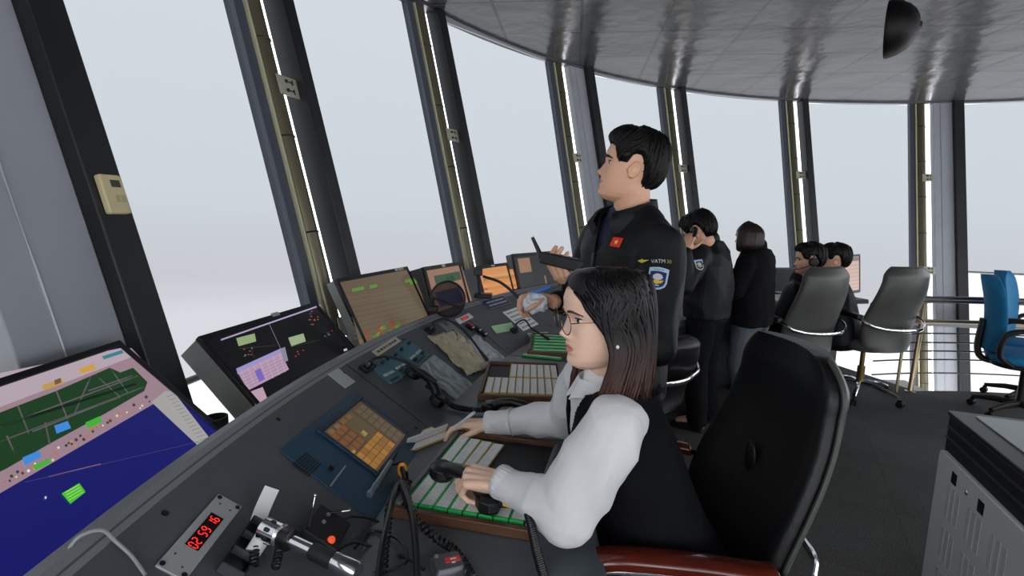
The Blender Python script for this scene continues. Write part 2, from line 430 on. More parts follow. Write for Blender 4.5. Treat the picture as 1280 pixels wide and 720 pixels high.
# ================================================================== the ring console
A0, A1 = 207., 101.
NSEG = 140
def ring_loft(mb, prof, a0=A0, a1=A1, n=NSEG):
    return mb.loft([[pol(a0+(a1-a0)*k/n, r, z) for r, z in prof] for k in range(n+1)])
con = thing('control_console', 'long curved charcoal control console running along the windows', 'console', pol(180, 4.3, 0))
m = MB(); ring_loft(m, [(3.72, .745), (3.715, .72), (3.72, .71), (4.3, .71), (4.3, .75), (3.73, .75)])
m.build('worktop', desk_grey, con, smooth=50)
m = MB(); ring_loft(m, [(R_FOLD, .75), (R_FOLD, .72), (R_RIDGE, .72), (R_RIDGE, .95)])
m.build('sloped_panel', charcoal, con, smooth=30)
m = MB(); ring_loft(m, [(R_RIDGE-.012, .9425), (R_RIDGE+.012, .957), (R_RIDGE+.034, .955), (R_RIDGE+.034, .72), (R_RIDGE, .72)])
m.build('ridge_trim', ridge_m, con, smooth=30)
m = MB(); ring_loft(m, [(4.0, 0), (4.0, .71), (4.5, .71), (4.5, 0)])
m.build('plinth', dark_grey_pl, con, smooth=30)
m = MB(); ring_loft(m, [(4.5, .62), (4.5, .645), (4.76, .645), (4.76, .62)])
m.build('monitor_shelf', dark_grey_pl, con, smooth=30)
m = MB()
for a in (186.0, 171.2, 158.6, 146, 132, 118):
    for r0, z0, r1, z1 in ((R_FOLD, .75, R_RIDGE-.012, .9425), (3.73, .75, R_FOLD, .75)):
        m = MB(); m.tube([pol(a, r0, z0+.0003), pol(a, r1, z1+.0003)], .0012, 6)
        m.build('panel_seam', mat('seam_black', (22, 23, 25), .6), con)
for a in (188, 181.5, 176.5, 171.8, 166, 158, 150, 142):
    for rr in (4.47, 4.24):
        P = pol(a, rr, .75+(rr-R_FOLD)*.6897); nrm = V((.567*math.cos(math.radians(a+180)), .567*math.sin(math.radians(a+180)), .823))
        m = MB(); m.lathe([(.006, 0), (.006, .0012), (.003, .0016)], 12, frame(P, V((0, 0, 1)).cross(nrm), nrm.cross(V((0, 0, 1)).cross(nrm)), nrm))
        m.build('screw', mat('dark_screw', (44, 45, 48), .35, .6), con)

# ------------------------------------------------------------------ monitors
class Scr:
    def __init__(s, M): s.M = M; s.o = M.translation; s.n = M.to_3x3() @ V((0, 0, 1)); s.inv = M.inverted(); s.mb = MB(); s.mats = []; s.lay = 0
    def uv(s, p): q = s.inv @ atplane(p[0], p[1], s.o, s.n); return (q.x, q.y)
    def poly(s, pts, col, e=.8, loc=False, lift=1):
        m = glow(col, e)
        if m not in s.mats: s.mats.append(m)
        s.mb.k = s.mats.index(m); s.lay += lift; z = .0004+.00012*s.lay
        q = pts if loc else [s.uv(p) for p in pts]
        s.mb.add([(x, y, z) for x, y in q], [tuple(range(len(q)))])
    def rect(s, x0, y0, x1, y1, col, e=.8, lift=1): s.poly([(x0, y0), (x1, y0), (x1, y1), (x0, y1)], col, e, True, lift)
    def line(s, a, b, w, col, e=.8, loc=False):
        if not loc: a, b = s.uv(a), s.uv(b)
        d = V((b[0]-a[0], b[1]-a[1])); n = V((-d.y, d.x)).normalized()*w/2
        s.poly([(a[0]+n.x, a[1]+n.y), (b[0]+n.x, b[1]+n.y), (b[0]-n.x, b[1]-n.y), (a[0]-n.x, a[1]-n.y)], col, e, True, 0)
def monitor(label, a, rb, zb, w, h, tilt, bez=.016, yaw=0, body=None, deep=.05, zst=.648):
    a_ = math.radians(a+yaw); e = V((math.cos(a_), math.sin(a_), 0)); t = V((math.sin(a_), -math.cos(a_), 0)); tl = math.radians(tilt)
    up = V((0, 0, math.cos(tl)))+e*math.sin(tl)
    M = frame(pol(a, rb, zb), t, up)
    o = thing('monitor', label, 'monitor', M, 'monitors along the console')
    m = MB(); x, y = w/2, h
    for c, d in (((0, bez/2*1.3, -.004), (w, bez*1.3, .016)), ((0, h-bez/2, -.004), (w, bez, .016)), ((-x+bez/2, h/2, -.004), (bez, h-2*bez, .016)), ((x-bez/2, h/2, -.004), (bez, h-2*bez, .016))): m.box(c, d)
    m.build('bezel', black_pl, o, local=True, bevel=.002)
    m = MB(); m.loft([[(sx*x*k, h/2+sy*h/2*k, z) for sx, sy in ((-1, -1), (1, -1), (1, 1), (-1, 1))] for k, z in ((.995, -.012), (.995, -deep), (.7, -deep-.025))])
    m.build('housing', body or grey_pl, o, local=True, bevel=.004)
    # stand down to the shelf
    base = M.inverted() @ pol(a, rb+.12, zst); hub = V((0, h*.38, -deep-.02))
    m = MB(); m.tube([hub, base], [.022, .026], 12); m.build('stand_neck', black_mt, o, local=True)
    m = MB(); Mi = M.inverted() @ Matrix.Translation(pol(a, rb+.12, zst-.002)); m.rprism(.2, .16, .03, 0, .012, Mi @ RZ(a_)); m.build('stand_base', black_mt, o, local=True)
    s = Scr(M); s.root = o; s.w = w; s.h = h; s.b = bez
    return s
def scr_done(s, back):
    m = glow(back); s.mats.insert(0, m); s.mb.m = [i+1 for i in s.mb.m]; s.mb.k = 0
    x = s.w/2-s.b*.9
    s.mb.add([(-x, s.b, 0), (x, s.b, 0), (x, s.h-s.b*.9, 0), (-x, s.h-s.b*.9, 0)], [(0, 1, 2, 3)])
    o = link('screen', s.mb.mesh('screen'), s.mats, s.root, None, 0, fixn=False)
def sticker(s, x, y, w, h, col=(176, 182, 182)):
    m = MB(); m.rprism(w, h, .002, .0041, .0046, c=(x, y)); m.build('sticker', mat('sticker_%d%d%d' % col, col, .5), s.root, None, local=True)

# 1: surface-movement display, nearest
s = monitor('large widescreen monitor with green airfield map and deep blue area, nearest the camera', 180.5, 4.575, .885, .62, .335, 47)
s.poly([(-120, 540), (158, 437), (264, 551), (60, 725), (-200, 900)], (24, 26, 112))
s.poly([(-160, 560), (164, 435), (216, 491), (-40, 640)], (168, 140, 152))
s.poly([(-160, 500), (155, 434.5), (166, 446), (-160, 570)], (196, 178, 190))
s.poly([(206, 489), (216, 489), (264, 551), (252, 562), (189, 503)], (178, 176, 174))
s.poly([(-60, 540), (0, 516), (70, 489), (137, 460), (150, 466), (166, 460), (184, 478), (180, 489), (130, 518), (60, 556), (8, 586), (-60, 620)], (28, 66, 34))
for a_, b_ in (((-20, 541), (172, 470)), ((-20, 560), (180, 484)), ((22, 508), (36, 543)), ((70, 489), (84, 524)), ((113, 471), (92, 519)), ((118, 468), (150, 497)), ((137, 460), (160, 492)), ((8, 545), (20, 572)), ((56, 528), (62, 556)), ((95, 517), (150, 497)), ((110, 489), (165, 470)), ((40, 540), (120, 508))): s.line(a_, b_, .0028, (112, 104, 112))
s.line((0, 533), (170, 480), .006, (12, 30, 18))
random.seed(3)
for k in range(46):
    q = k/45; px, py = 8+176*q+random.uniform(-4, 4), 603-104*q+random.uniform(-5, 5); z = random.uniform(1.2, 2.6)
    s.poly([(px-z, py), (px, py-z), (px+z, py), (px, py+z)], random.choice([(214, 160, 70), (236, 222, 170), (90, 60, 50), (70, 60, 62), (220, 120, 60), (240, 240, 236)]), lift=0)
s.lay += 2
for pts, c in (([(52, 482), (77, 474), (79, 480), (54, 489)], (206, 166, 92)), ([(98, 462), (117, 455), (119, 462), (100, 468)], (222, 170, 70)), ([(127, 446), (152, 438), (154, 442), (129, 450)], (60, 140, 150)), ([(67, 476), (75, 473), (76, 479), (68, 482)], (130, 96, 60))): s.poly(pts, c)
for pts, c in (([(67, 533), (84, 527), (88, 536), (70, 543)], (70, 150, 236)), ([(106, 529), (124, 521), (127, 528), (109, 537)], (74, 190, 60)), ([(27, 573), (48, 564), (51, 572), (30, 583)], (70, 150, 236)), ([(40, 583), (61, 574), (62, 580), (43, 589)], (74, 190, 60)),
               ([(76, 618), (98, 605), (106, 616), (87, 631)], (84, 206, 50))): s.poly(pts, c)
for k in range(4): s.line((80+k*1.6, 617+k*3.2), (98+k*1.6, 607+k*3), .0012, (210, 250, 160))
s.line((30, 604), (248, 553), .0014, (70, 64, 112)); s.line((60, 597), (125, 581), .002, (150, 110, 130))
for k in range(14): s.line((208+k*3.1, 497+k*4.2), (216+k*3.2, 494+k*4.2), .0012, (120, 118, 118))
s.poly([(54.5, 622), (57, 621.5), (57, 624.5), (55, 625)], (230, 230, 240))
scr_done(s, (24, 26, 112)); sticker(s, -.06, .327, .03, .014)

# 2: radar display
s = monitor('black radar monitor with lilac flight table, second from the camera', 170.4, 4.555, .80, .605, .365, 43, deep=.085)
s.poly([(276, 424), (400, 381), (401, 382.5), (276, 426)], (190, 176, 214))
s.line((336, 404), (358, 452), .002, (150, 146, 160))
s.poly([(295, 461), (350, 436), (354, 443), (297, 468)], (168, 158, 216))
s.poly([(297, 466), (351, 441), (361, 462), (310, 488)], (196, 164, 190))
for k in range(6): s.line((301+k*1.9, 470+k*3.6), (352+k*1.5, 446+k*3.4), .0012, (120, 96, 126))
for k in range(7): s.line((301+k*8, 464-k*3.6), (312+k*7.4, 487-k*3.6), .0016, (224, 200, 214))
s.poly([(318, 464), (325, 460), (331, 474), (324, 478)], (130, 110, 206))
s.poly([(350, 436), (356, 434), (360, 451), (355, 453)], (150, 146, 170))
s.poly([(312, 490), (328, 484), (335, 501), (320, 509)], (206, 168, 192))
s.poly([(295, 423), (318, 417), (320, 427), (298, 433)], (158, 180, 130)); s.poly([(360, 422.5), (379, 417), (382, 427), (364, 433)], (168, 186, 148))
for a_, b_ in (((298, 436), (345, 432)), ((313, 431), (317, 448)), ((363, 434), (400, 425))): s.line(a_, b_, .0012, (60, 84, 60))
random.seed(5)
for k in range(26):
    px, py = random.choice([(308, 440), (390, 394), (375, 440), (395, 402), (412, 418)]); px += random.uniform(-7, 7); py += random.uniform(-6, 6)
    s.poly([(px, py), (px+1.8, py-.5), (px+2, py+.7), (px, py+1)], random.choice([(190, 60, 70), (200, 80, 90), (90, 140, 90), (150, 150, 160), (70, 110, 120)]), lift=0)
for py in (437, 443): s.poly([(429, py), (433, py-1.5), (434, py+1), (430, py+2.5)], (200, 204, 220))
scr_done(s, (13, 13, 16)); sticker(s, .04, .362, .04, .015)

# 3: weather / ground chart
s = monitor('wide brown chart monitor with green and yellow labels, third from the camera', 163.2, 4.56, .845, .575, .355, 27)
random.seed(8)
s.poly([(431, 360), (521, 347), (536, 398), (450, 433)], (106, 92, 72))
for k in range(10): s.line((434+k, 366+k*6.4), (522+k*1.4, 353+k*5), .003, random.choice([(94, 80, 64), (118, 102, 80), (88, 76, 62)]))
for k in range(7): s.line((440+k*12, 366), (452+k*12, 420-k*4), .0012, (96, 76, 58))
for k in range(22):
    px, py = random.uniform(447, 500), 0; py = 424-(px-447)*.3+random.uniform(-8, 6)
    s.poly([(px, py), (px+random.uniform(3, 7), py-2), (px+5, py+3), (px, py+4)], random.choice([(96, 148, 56), (120, 160, 60), (150, 150, 70), (84, 120, 48)]), lift=0)
for px, py in ((440, 361), (446, 360), (462, 357), (506, 350), (512, 352)): s.poly([(px, py), (px+9, py-2), (px+9, py+2), (px, py+4)], (96, 150, 60))
for px, py in ((456, 414), (472, 408), (488, 402)):
    for q in range(3): s.poly([(px+q, py+q*4), (px+3+q, py-1+q*4), (px+3+q, py+2+q*4), (px+q, py+3+q*4)], (170, 44, 36))
scr_done(s, (106, 92, 72)); sticker(s, .17, .347, .026, .012); sticker(s, .215, .347, .05, .013, (178, 178, 140))

# 4: portrait-ish surface map in a deep dark grey case
s = monitor('squarish dark grey monitor with brown and green map behind the round pop filter', 157.1, 4.55, .83, .375, .345, 17, .02, body=dark_grey_pl, deep=.16)
s.poly([(534, 339), (577, 333), (590, 376), (545, 385)], (156, 116, 92))
s.poly([(542, 345), (574, 339), (577, 349), (545, 357)], (44, 78, 52))
s.poly([(543, 366), (574, 358), (580, 378), (550, 384)], (56, 56, 84))
for k in range(4): s.line((546+k*7, 344), (552+k*7, 355), .0015, (90, 120, 90))
scr_done(s, (150, 112, 90)); sticker(s, .0, .336, .035, .014)

# 5: orange display
s = monitor('small dark grey monitor with orange striped screen', 149.9, 4.575, .815, .37, .315, 18, .02, body=dark_grey_pl, deep=.14)
s.poly([(604, 341), (643, 336), (650, 359), (612, 368)], (224, 150, 88))
for y0, c in ((343, (232, 172, 116)), (347, (128, 124, 76)), (350, (214, 138, 80)), (355, (236, 166, 96)), (359, (196, 100, 56)), (362, (230, 160, 100))):
    s.poly([(604, y0+1.6), (645, y0-3.4), (646, y0-1.2), (605, y0+4)], c, lift=0)
scr_done(s, (222, 150, 90)); sticker(s, .0, .306, .04, .012)

# 6: black display with tan window
s = monitor('wide black monitor with a tan window in its corner, behind the handheld radio', 143.3, 4.575, .845, .60, .335, 15, .02, body=grey_pl, deep=.06)
s.rect(-.25, .2, -.11, .3, (158, 116, 88))
random.seed(9)
for k in range(40): s.rect(x := random.uniform(-.2, .2), y := random.uniform(.05, .25), x+.006, y+.003, random.choice([(60, 60, 66), (90, 84, 80), (70, 44, 44)]), .8, 0)
s.rect(.03, .1, .05, .16, (150, 110, 80))
scr_done(s, (14, 14, 16)); sticker(s, .0, .325, .03, .013)

# monitors of the far positions
s = monitor('far monitor with a pale pink screen beside the last seated man', 101.8, 3.86, .78, .42, .36, 6, .02, body=grey_pl, deep=.05, yaw=25, zst=.752)
for k in range(7): s.rect(-.2, .05+k*.035, .2, .052+k*.035, (150, 110, 104))
s.rect(-.2, .30, .2, .335, (120, 104, 104))
scr_done(s, (214, 178, 164))
s = monitor('far wide monitor behind the standing men', 131.5, 4.575, .845, .52, .33, 18)
scr_done(s, (30, 34, 44))
# ================================================================== people toolkit
from mathutils.bvhtree import BVHTree
def sstep(a, b, x): t = min(1, max(0, (x-a)/(b-a))); return t*t*(3-2*t)
_HT = [(-.004, .050, .0, .012), (.0, .060, .005, .022), (.010, .074, .025, .040), (.025, .079, .040, .051), (.045, .080, .055, .058), (.065, .080, .072, .063), (.085, .079, .086, .067),
       (.105, .077, .094, .071), (.118, .076, .098, .073), (.135, .083, .101, .074), (.16, .084, .102, .075), (.18, .077, .097, .072), (.20, .060, .083, .061), (.214, .038, .060, .042), (.224, .006, .008, .006)]
def _hi(z):
    z = min(max(z, _HT[0][0]), _HT[-1][0])
    for i in range(len(_HT)-1):
        a, b = _HT[i], _HT[i+1]
        if z <= b[0]:
            t = (z-a[0])/(b[0]-a[0]); return [a[k]+(b[k]-a[k])*t for k in (1, 2, 3)]
_HB = [(.012, 0, .099, .0078, .018), (.0145, 0, .083, .0115, .008), (.008, .012, .078, .006, .006), (.0055, 0, .058, .017, .0045), (.005, 0, .0448, .015, .0055), (-.0035, 0, .0515, .024, .0018),
       (.006, 0, .018, .014, .010), (-.008, .031, .117, .014, .010), (.0045, .031, .117, .011, .006), (.003, .045, .098, .015, .014), (.0035, .03, .133, .018, .006), (-.003, 0, .033, .02, .004)]
def hbump(y, z):
    s = 0
    for a, y0, z0, sy, sz in _HB:
        e = math.exp(-((abs(y)-y0)/sy)**2/2*1.4-((z-z0)/sz)**2/2*1.4); s += a*e
    return s
def hpt(th, z, off=0.):
    fx, bx, w = _hi(z); n = 2.25; c, s = math.cos(th), math.sin(th)
    x = (fx if c > 0 else bx)*math.copysign(abs(c)**(2/n), c); y = w*math.copysign(abs(s)**(2/n), s)
    if c > 0: x += hbump(y, z)*min(1, c*3)
    if off:
        d = V((x, y, (z-.125)*.9)).normalized(); return V((x, y, z))+d*off
    return V((x, y, z))
def hfront(y, z):
    fx, bx, w = _hi(z); return fx*(max(0, 1-abs(y/w)**2.25))**(1/2.25)+hbump(y, z)
def head_mb(mb, M, s=1., ears=True):
    zs = [-.004+.228*(i/90) for i in range(91)]
    mb.loft([[M @ (hpt(-PI+2*PI*k/120, z)*s) for k in range(120)] for z in zs])
    if ears:
        for q in (1, -1):
            E_ = M @ T(-.014*s, q*.0755*s, .104*s) @ RZ(q*.35) @ RX(-q*.15) @ RY(-.2)
            mb.torus(.0185*s, .0046*s, E_ @ RX(PI/2), 24, 8, sy=1.2, sx=.85)
            mb.ell((0, -q*.003*s, 0), (.015*s, .0016*s, .020*s), E_)
            mb.ell((.004*s, 0, -.019*s), (.008*s, .005*s, .010*s), E_)
            mb.ell((.017*s, -q*.002*s, -.006*s), (.006*s, .005*s, .008*s), E_)
skin_f = mat('fair_skin', (240, 200, 176), .5, noise_=(14, .04), bump=(260, .06))
skin_m = mat('tan_skin', (222, 172, 142), .5, noise_=(14, .05), bump=(260, .06))
lip_f = mat('rose_lips', (212, 128, 122), .38); lip_m = mat('lips', (176, 108, 92), .45)
for _m in (skin_f, skin_m):
    _b = _m.node_tree.nodes['Principled BSDF']; _b.inputs['Subsurface Weight'].default_value = .12; _b.inputs['Subsurface Radius'].default_value = (.01, .004, .002); _b.inputs['Subsurface Scale'].default_value = .5
eye_w = mat('eye_white', (224, 220, 214), .2); iris_m = mat('dark_iris', (30, 20, 16), .12); lash_m = mat('lashes', (18, 14, 14), .6)
hair_m = mat('black_hair', (8, 7, 8), .5, spec=.25, bump=(120, .3))
def lipclass(M, s):
    Mi = M.inverted()
    def f(co):
        p = (Mi @ co)/s
        if p.x > .06 and .0415 < p.z < .0605 and abs(p.y) < .022*math.sqrt(max(0, 1-((p.z-.0512)/.0098)**2)): return 1
        return 0
    return f
def face_parts(root, M, s, brow=hair_m, brow_w=.0028):
    P = lambda x, y, z: M @ (V((x, y, z))*s)
    for q in (1, -1):
        y0, z0 = q*.0315, .1165; x0 = hfront(y0, z0)
        m = MB(); E_ = M @ T((x0-.0075)*s, y0*s, z0*s) @ RZ(q*.32)
        m.ell((0, 0, 0), (.0105*s, .0138*s, .0056*s), E_, 20, 12); e = m.build('eye', eye_w, root)
        m = MB(); m.ell((.0062*s, q*.001*s, .0003*s), (.0052*s, .0056*s, .0053*s), E_, 16, 10); m.build('iris', iris_m, e)
        m = MB(); m.tube([E_ @ (V((.0108*math.cos(t)+.0006, .0145*math.sin(t), .0028+.0032*math.cos(t)))*s) for t in [-1.35+2.7*k/10 for k in range(11)]], [(.0006+.0009*math.sin(PI*k/10))*s for k in range(11)], 6); m.build('eyelashes', lash_m, root)
        m = MB(); pts = []
        for k in range(13):
            t = k/12; y = q*(.013+.040*t); z = .1325+.0065*math.sin(PI*min(1, t*.85+.1)) - .004*t
            pts.append(P(hfront(y, z)+.0012, y, z))
        m.tube(pts, [s*brow_w*(.55+.7*math.sin(PI*min(1, .25+k/12*.75))) for k in range(13)], 8, flat=.55); m.build('eyebrow', brow, root)
def hand(mb, w, fwd, palm, thumb, s=1., curls=None, tdirs=None, spread=.0):
    f = V(fwd).normalized(); p = V(palm); p = (p-f*p.dot(f)).normalized(); t = V(thumb); t = (t-f*t.dot(f)-p*t.dot(p)).normalized(); w = V(w)
    K = [w+f*a*s+t*b*s-p*c*s for a, b, c in ((.086, .030, .0), (.090, .0095, .003), (.085, -.0115, .002), (.076, -.030, -.002))]
    for i, k in enumerate(K): mb.cap(w+t*(.016, .006, -.006, -.015)[i]*s, k, .0145*s, .0112*s, 12)
    mb.cap(w+f*.03*s+p*.004*s, w+f*.07*s+p*.005*s, .018*s, .017*s, 12)
    mb.cap(w+f*.025*s-t*.018*s+p*.008*s, w+f*.06*s-t*.022*s+p*.008*s, .013*s, .012*s, 12)
    lens = ((.043, .026, .021), (.047, .030, .022), (.043, .028, .022), (.034, .021, .019)); rr = (.0092, .0094, .0088, .0078)
    curls = curls or [(.35, .4, .25)]*4
    for i in range(4):
        a = 0; o = K[i]; r = rr[i]*s; lat = (1.5, .5, -.5, -1.5)[i]*spread
        for j in range(3):
            a += curls[i][j]; d = (f*math.cos(a)+p*math.sin(a)+t*lat).normalized(); e = o+d*lens[i][j]*s
            mb.cap(o, e, r*(1.06, .98, .9)[j], r*(.98, .9, .8)[j], 10); o = e
    td = tdirs or [(.55, .75, .25), (.8, .4, .3), (.9, .15, .35)]
    o = w+f*.016*s+t*.016*s+p*.007*s
    for j, (L, r0, r1) in enumerate(((.045, .0145, .0112), (.034, .011, .0098), (.028, .0098, .0082))):
        a, b, c = td[j]; d = (f*a+t*b+p*c).normalized(); e = o+d*L*s; mb.cap(o, e, r0*s, r1*s, 10); o = e
def torso(mb, spine, side, off=0., n=32):
    """spine: (pos, half width, half depth[, fwd shift]); side: unit vector to the left"""
    side = V(side).normalized(); rings = []; k = len(spine)
    for i, q in enumerate(spine):
        c = V(q[0]); t = (V(spine[min(i+1, k-1)][0])-V(spine[max(i-1, 0)][0])).normalized()
        fw = side.cross(t).normalized(); a = q[1]+off; b = q[2]+off
        rings.append([c+side*a*math.copysign(abs(math.cos(u))**.85, math.cos(u))+fw*b*math.copysign(abs(math.sin(u))**.85, math.sin(u)) for u in [2*PI*j/n for j in range(n)]])
    if off:
        t0 = (V(spine[0][0])-V(spine[1][0])).normalized()*off; rings[0] = [p+t0 for p in rings[0]]
        t1 = (V(spine[-1][0])-V(spine[-2][0])).normalized()*off; rings[-1] = [p+t1 for p in rings[-1]]
    mb.loft(rings)
def wrinkle(amp, sc, stretch=(1, 1, 1), seed=0):
    def f(co, n):
        p = V((co.x*stretch[0], co.y*stretch[1], co.z*stretch[2]))*sc+V((seed, seed*.7, 0))
        a = noise.noise(p); b = noise.noise(p*2.3)
        return amp*((1-abs(a)*2)*.7+b*.35-.35)
    return f
def cut(me, pred):
    bm = bmesh.new(); bm.from_mesh(me); kill = [f for f in bm.faces if pred(f.calc_center_median())]
    bmesh.ops.delete(bm, geom=kill, context='FACES'); bm.to_mesh(me); bm.free(); return me
def solid(o, th):
    m = o.modifiers.new('solid', 'SOLIDIFY'); m.thickness = th; m.offset = -1; return o
def bvh_of(o):
    M = WM[o.name]; return BVHTree.FromPolygons([M @ v.co for v in o.data.vertices], [tuple(p.vertices) for p in o.data.polygons])
def wrap_poly(mb, bvh, o, x, y, pts, lift, grid=1):
    """lay a polygon in the plane (o,x,y) on the cloth below it"""
    x = V(x).normalized(); y = V(y); y = (y-x*y.dot(x)).normalized(); n = x.cross(y); vs = []
    for a, b in pts:
        p = V(o)+x*a+y*b; hit = bvh.ray_cast(p+n*.15, -n, .4)
        vs.append((hit[0] if hit[0] is not None else p)+n*lift)
    mb.add(vs, [tuple(range(len(vs)))])
def fan(mb, bvh, o, x, y, pts, lift, c=None):
    """closed outline filled from its middle so that it follows the cloth"""
    x = V(x).normalized(); y = V(y); y = (y-x*y.dot(x)).normalized(); n = x.cross(y)
    def put(a, b):
        p = V(o)+x*a+y*b; hit = bvh.ray_cast(p+n*.15, -n, .4); return (hit[0] if hit[0] is not None else p)+n*lift
    c = c or (sum(p[0] for p in pts)/len(pts), sum(p[1] for p in pts)/len(pts))
    R = [put(*c)]+[put((a+c[0])/2, (b+c[1])/2) for a, b in pts]+[put(a, b) for a, b in pts]; k = len(pts)
    mb.add(R, [(0, 1+i, 1+(i+1) % k) for i in range(k)]+[(1+i, 1+k+i, 1+k+(i+1) % k, 1+(i+1) % k) for i in range(k)])
def wrap_text(mb, bvh, s, size, o, x, y, lift, sx=1.):
    t = MB(); text_mb(t, s, size, None, 0., sx=sx)
    x = V(x).normalized(); y = V(y); y = (y-x*y.dot(x)).normalized(); n = x.cross(y); vs = []
    for q in t.v:
        p = V(o)+x*q.x+y*q.y; hit = bvh.ray_cast(p+n*.15, -n, .4); vs.append((hit[0] if hit[0] is not None else p)+n*lift)
    mb.add(vs, t.f)
def short_hair(root, M, s, hairline, thick, locks=200, flow=.5, seed=1, m=hair_m, lr=.0042, name='hair'):
    random.seed(seed); mb = MB(); n = 96; rings = []; nz = 26
    for k in range(nz+1):
        ring = []
        for j in range(n):
            th = -PI+2*PI*j/n; h = hairline(th); t = k/nz
            z = h+(.2235-h)*t; d = thick(th, z)*sstep(0, .22, t)-.003*(1-sstep(0, .1, t))
            ring.append(M @ (hpt(th, z, d)*s))
        rings.append(ring)
    mb.loft(rings)
    for k in range(locks):
        th = random.uniform(-PI, PI); h = hairline(th); z0 = random.uniform(h+.25*(.222-h), .222); L = random.uniform(.3, .75); pts = []; rs = []
        sw = flow*random.uniform(.5, 1.2); dd = random.uniform(-.0025, .003)
        for q in range(8):
            t = q/7; tq = th*(1-.35*sw*t*(abs(th) < 1.9)); hq = hairline(tq); z = max(z0-(z0-h)*L*t*1.4, hq-.004)
            pts.append(M @ (hpt(tq, min(z, .2225), thick(tq, z)*sstep(0, .22, (z-hq)/(.2235-hq)+.02)+dd*(1-t*.5))*s)); rs.append(s*lr*(.35+.65*math.sin(PI*(.15+.8*t))))
        mb.tube(pts, rs, 6)
    return mb.build(name, m, root, smooth=180)
def shoe(root, toe, heel, m, w=.048, name='shoe'):
    toe = V(toe); heel = V(heel); d = (toe-heel).normalized(); mb = MB()
    up = V((0, 0, 1)); sd = up.cross(d)
    rings = []
    for t, hw, h in ((0, .6, .06), (.06, .8, .075), (.25, .82, .085), (.45, .85, .07), (.7, 1.0, .05), (.9, .85, .035), (1, .5, .025)):
        c = heel+(toe-heel)*t; rings.append([c+sd*w*hw*math.cos(a)*(1 if math.sin(a) < 0 else .9)+up*(max(0, math.sin(a))*h+.006*(math.sin(a) >= 0)) for a in [2*PI*k/16 for k in range(16)]])
    mb.loft(rings); return mb.build(name, m, root, smooth=60)
# ================================================================== seated woman with the handset
W = thing('person', 'seated woman with glasses, white shirt and black vest holding a handset over a strip board', 'person', V((.32, 1.15, 0)))
ws = .98
hf = V((-math.cos(math.radians(13)), -math.sin(math.radians(13)), -.06)).normalized()
ear = aty(754, 420, 1.115); chin = aty(725, 460, 1.09)
HM = frame(V((ear.x, ear.y, chin.z)), hf, V((0, 0, 1)).cross(hf))
Lsh, Rsh = V((.215, 1.005, 1.0)), V((.20, 1.30, 1.0)); neck = V((.222, 1.145, 1.035))
Lel, Rel = V((.115, .955, .835)), V((.165, 1.415, .845))
Lwr = aty(628, 603, 1.04); Rwr = aty(613, 529, 1.47)
side = (Lsh-Rsh).normalized()
pel = V((.40, 1.15, .55))
spine = [(V((.42, 1.15, .50)), .155, .105), (V((.40, 1.15, .60)), .165, .115), (V((.345, 1.15, .72)), .135, .10), (V((.285, 1.15, .85)), .142, .105), (V((.245, 1.15, .95)), .15, .098), (V((.225, 1.148, 1.01)), .115, .075), (V((.218, 1.146, 1.05)), .058, .055)]
Lk, Rk = V((-.02, 1.03, .57)), V((-.03, 1.27, .57)); La, Ra = V((.06, 1.03, .10)), V((.05, 1.27, .10))
b = MB()
head_mb(b, HM, ws)
b.cap(neck, HM @ V((-.022, 0, .045)), .05, .052, 20)
torso(b, spine, side, -.012)
for S_, E_, Wr, Kn, An, q in ((Lsh, Lel, Lwr, Lk, La, 1), (Rsh, Rel, Rwr, Rk, Ra, -1)):
    b.chain([neck+side*q*.05-V((0, 0, .03)), S_, E_, Wr], [.045, .047, .037, .0245])
    b.chain([pel+side*q*.08, Kn, An], [.075, .05, .034]); b.chain([An, An+V((-.13, 0, -.06))], [.034, .026])
# left hand wraps the handset held across the board; right hand holds a pen
lf = (aty(577, 592, 1.075)-Lwr).normalized()
hand(b, Lwr, lf, V((.05, .12, -1)), V((0, 1, .1)), .95, [(.8, 1.1, .7), (.9, 1.2, .7), (1.0, 1.25, .7), (1.1, 1.3, .7)], [(.7, .5, .6), (.75, .1, .75), (.7, -.25, .7)])
rf = V((-.95, .12, -.06)).normalized()
hand(b, Rwr, rf, V((-.1, -.15, -1)), V((-.1, -1, .1)), .90, [(.35, .6, .3), (.55, .75, .4), (.75, .95, .5), (.9, 1.0, .5)], [(.8, .45, .35), (.9, .1, .4), (.95, -.2, .35)])
me = fuse(b, .0028, 2)
W_body = place('body', me, [skin_f, lip_f], W, classify=lipclass(HM, ws))
face_parts(W, HM, ws, mat('soft_dark_brows', (70, 48, 44), .7), .0022)
Rwr_w = Rwr.copy()
# shirt
shirt_m = mat('white_cotton', (218, 218, 220), .75, noise_=(9, .02), bump=(900, .1), sheen=.2)
b = MB()
torso(b, spine[1:], side, .002)
b.cap(neck+V((0, 0, -.01)), neck+(HM @ V((-.02, 0, .03))-neck)*.35, .058, .055, 20)
puff = {1: ([.052, .066, .07, .066, .061, .055, .04], None), -1: ([.05, .06, .062, .06, .056, .05, .038], None)}
for S_, E_, Wr, q in ((Lsh, Lel, Lwr, 1), (Rsh, Rel, Rwr, -1)):
    d = (E_-Wr).normalized(); cu = Wr+d*.012
    pts = [S_+side*q*-.02, S_+side*q*.012+V((0, 0, .0)), S_.lerp(E_, .4)+side*q*.012, S_.lerp(E_, .8), E_+V((.006, 0, -.004)), E_.lerp(cu, .35), E_.lerp(cu, .72)]
    b.chain(pts, puff[q][0], 20); b.chain([E_.lerp(cu, .72), cu], [.038, .033], 20)
me = fuse(b, .004, 3, wrinkle(.011, 11, (1, 1, .8), 3))
W_shirt = place('shirt', me, shirt_m, W)
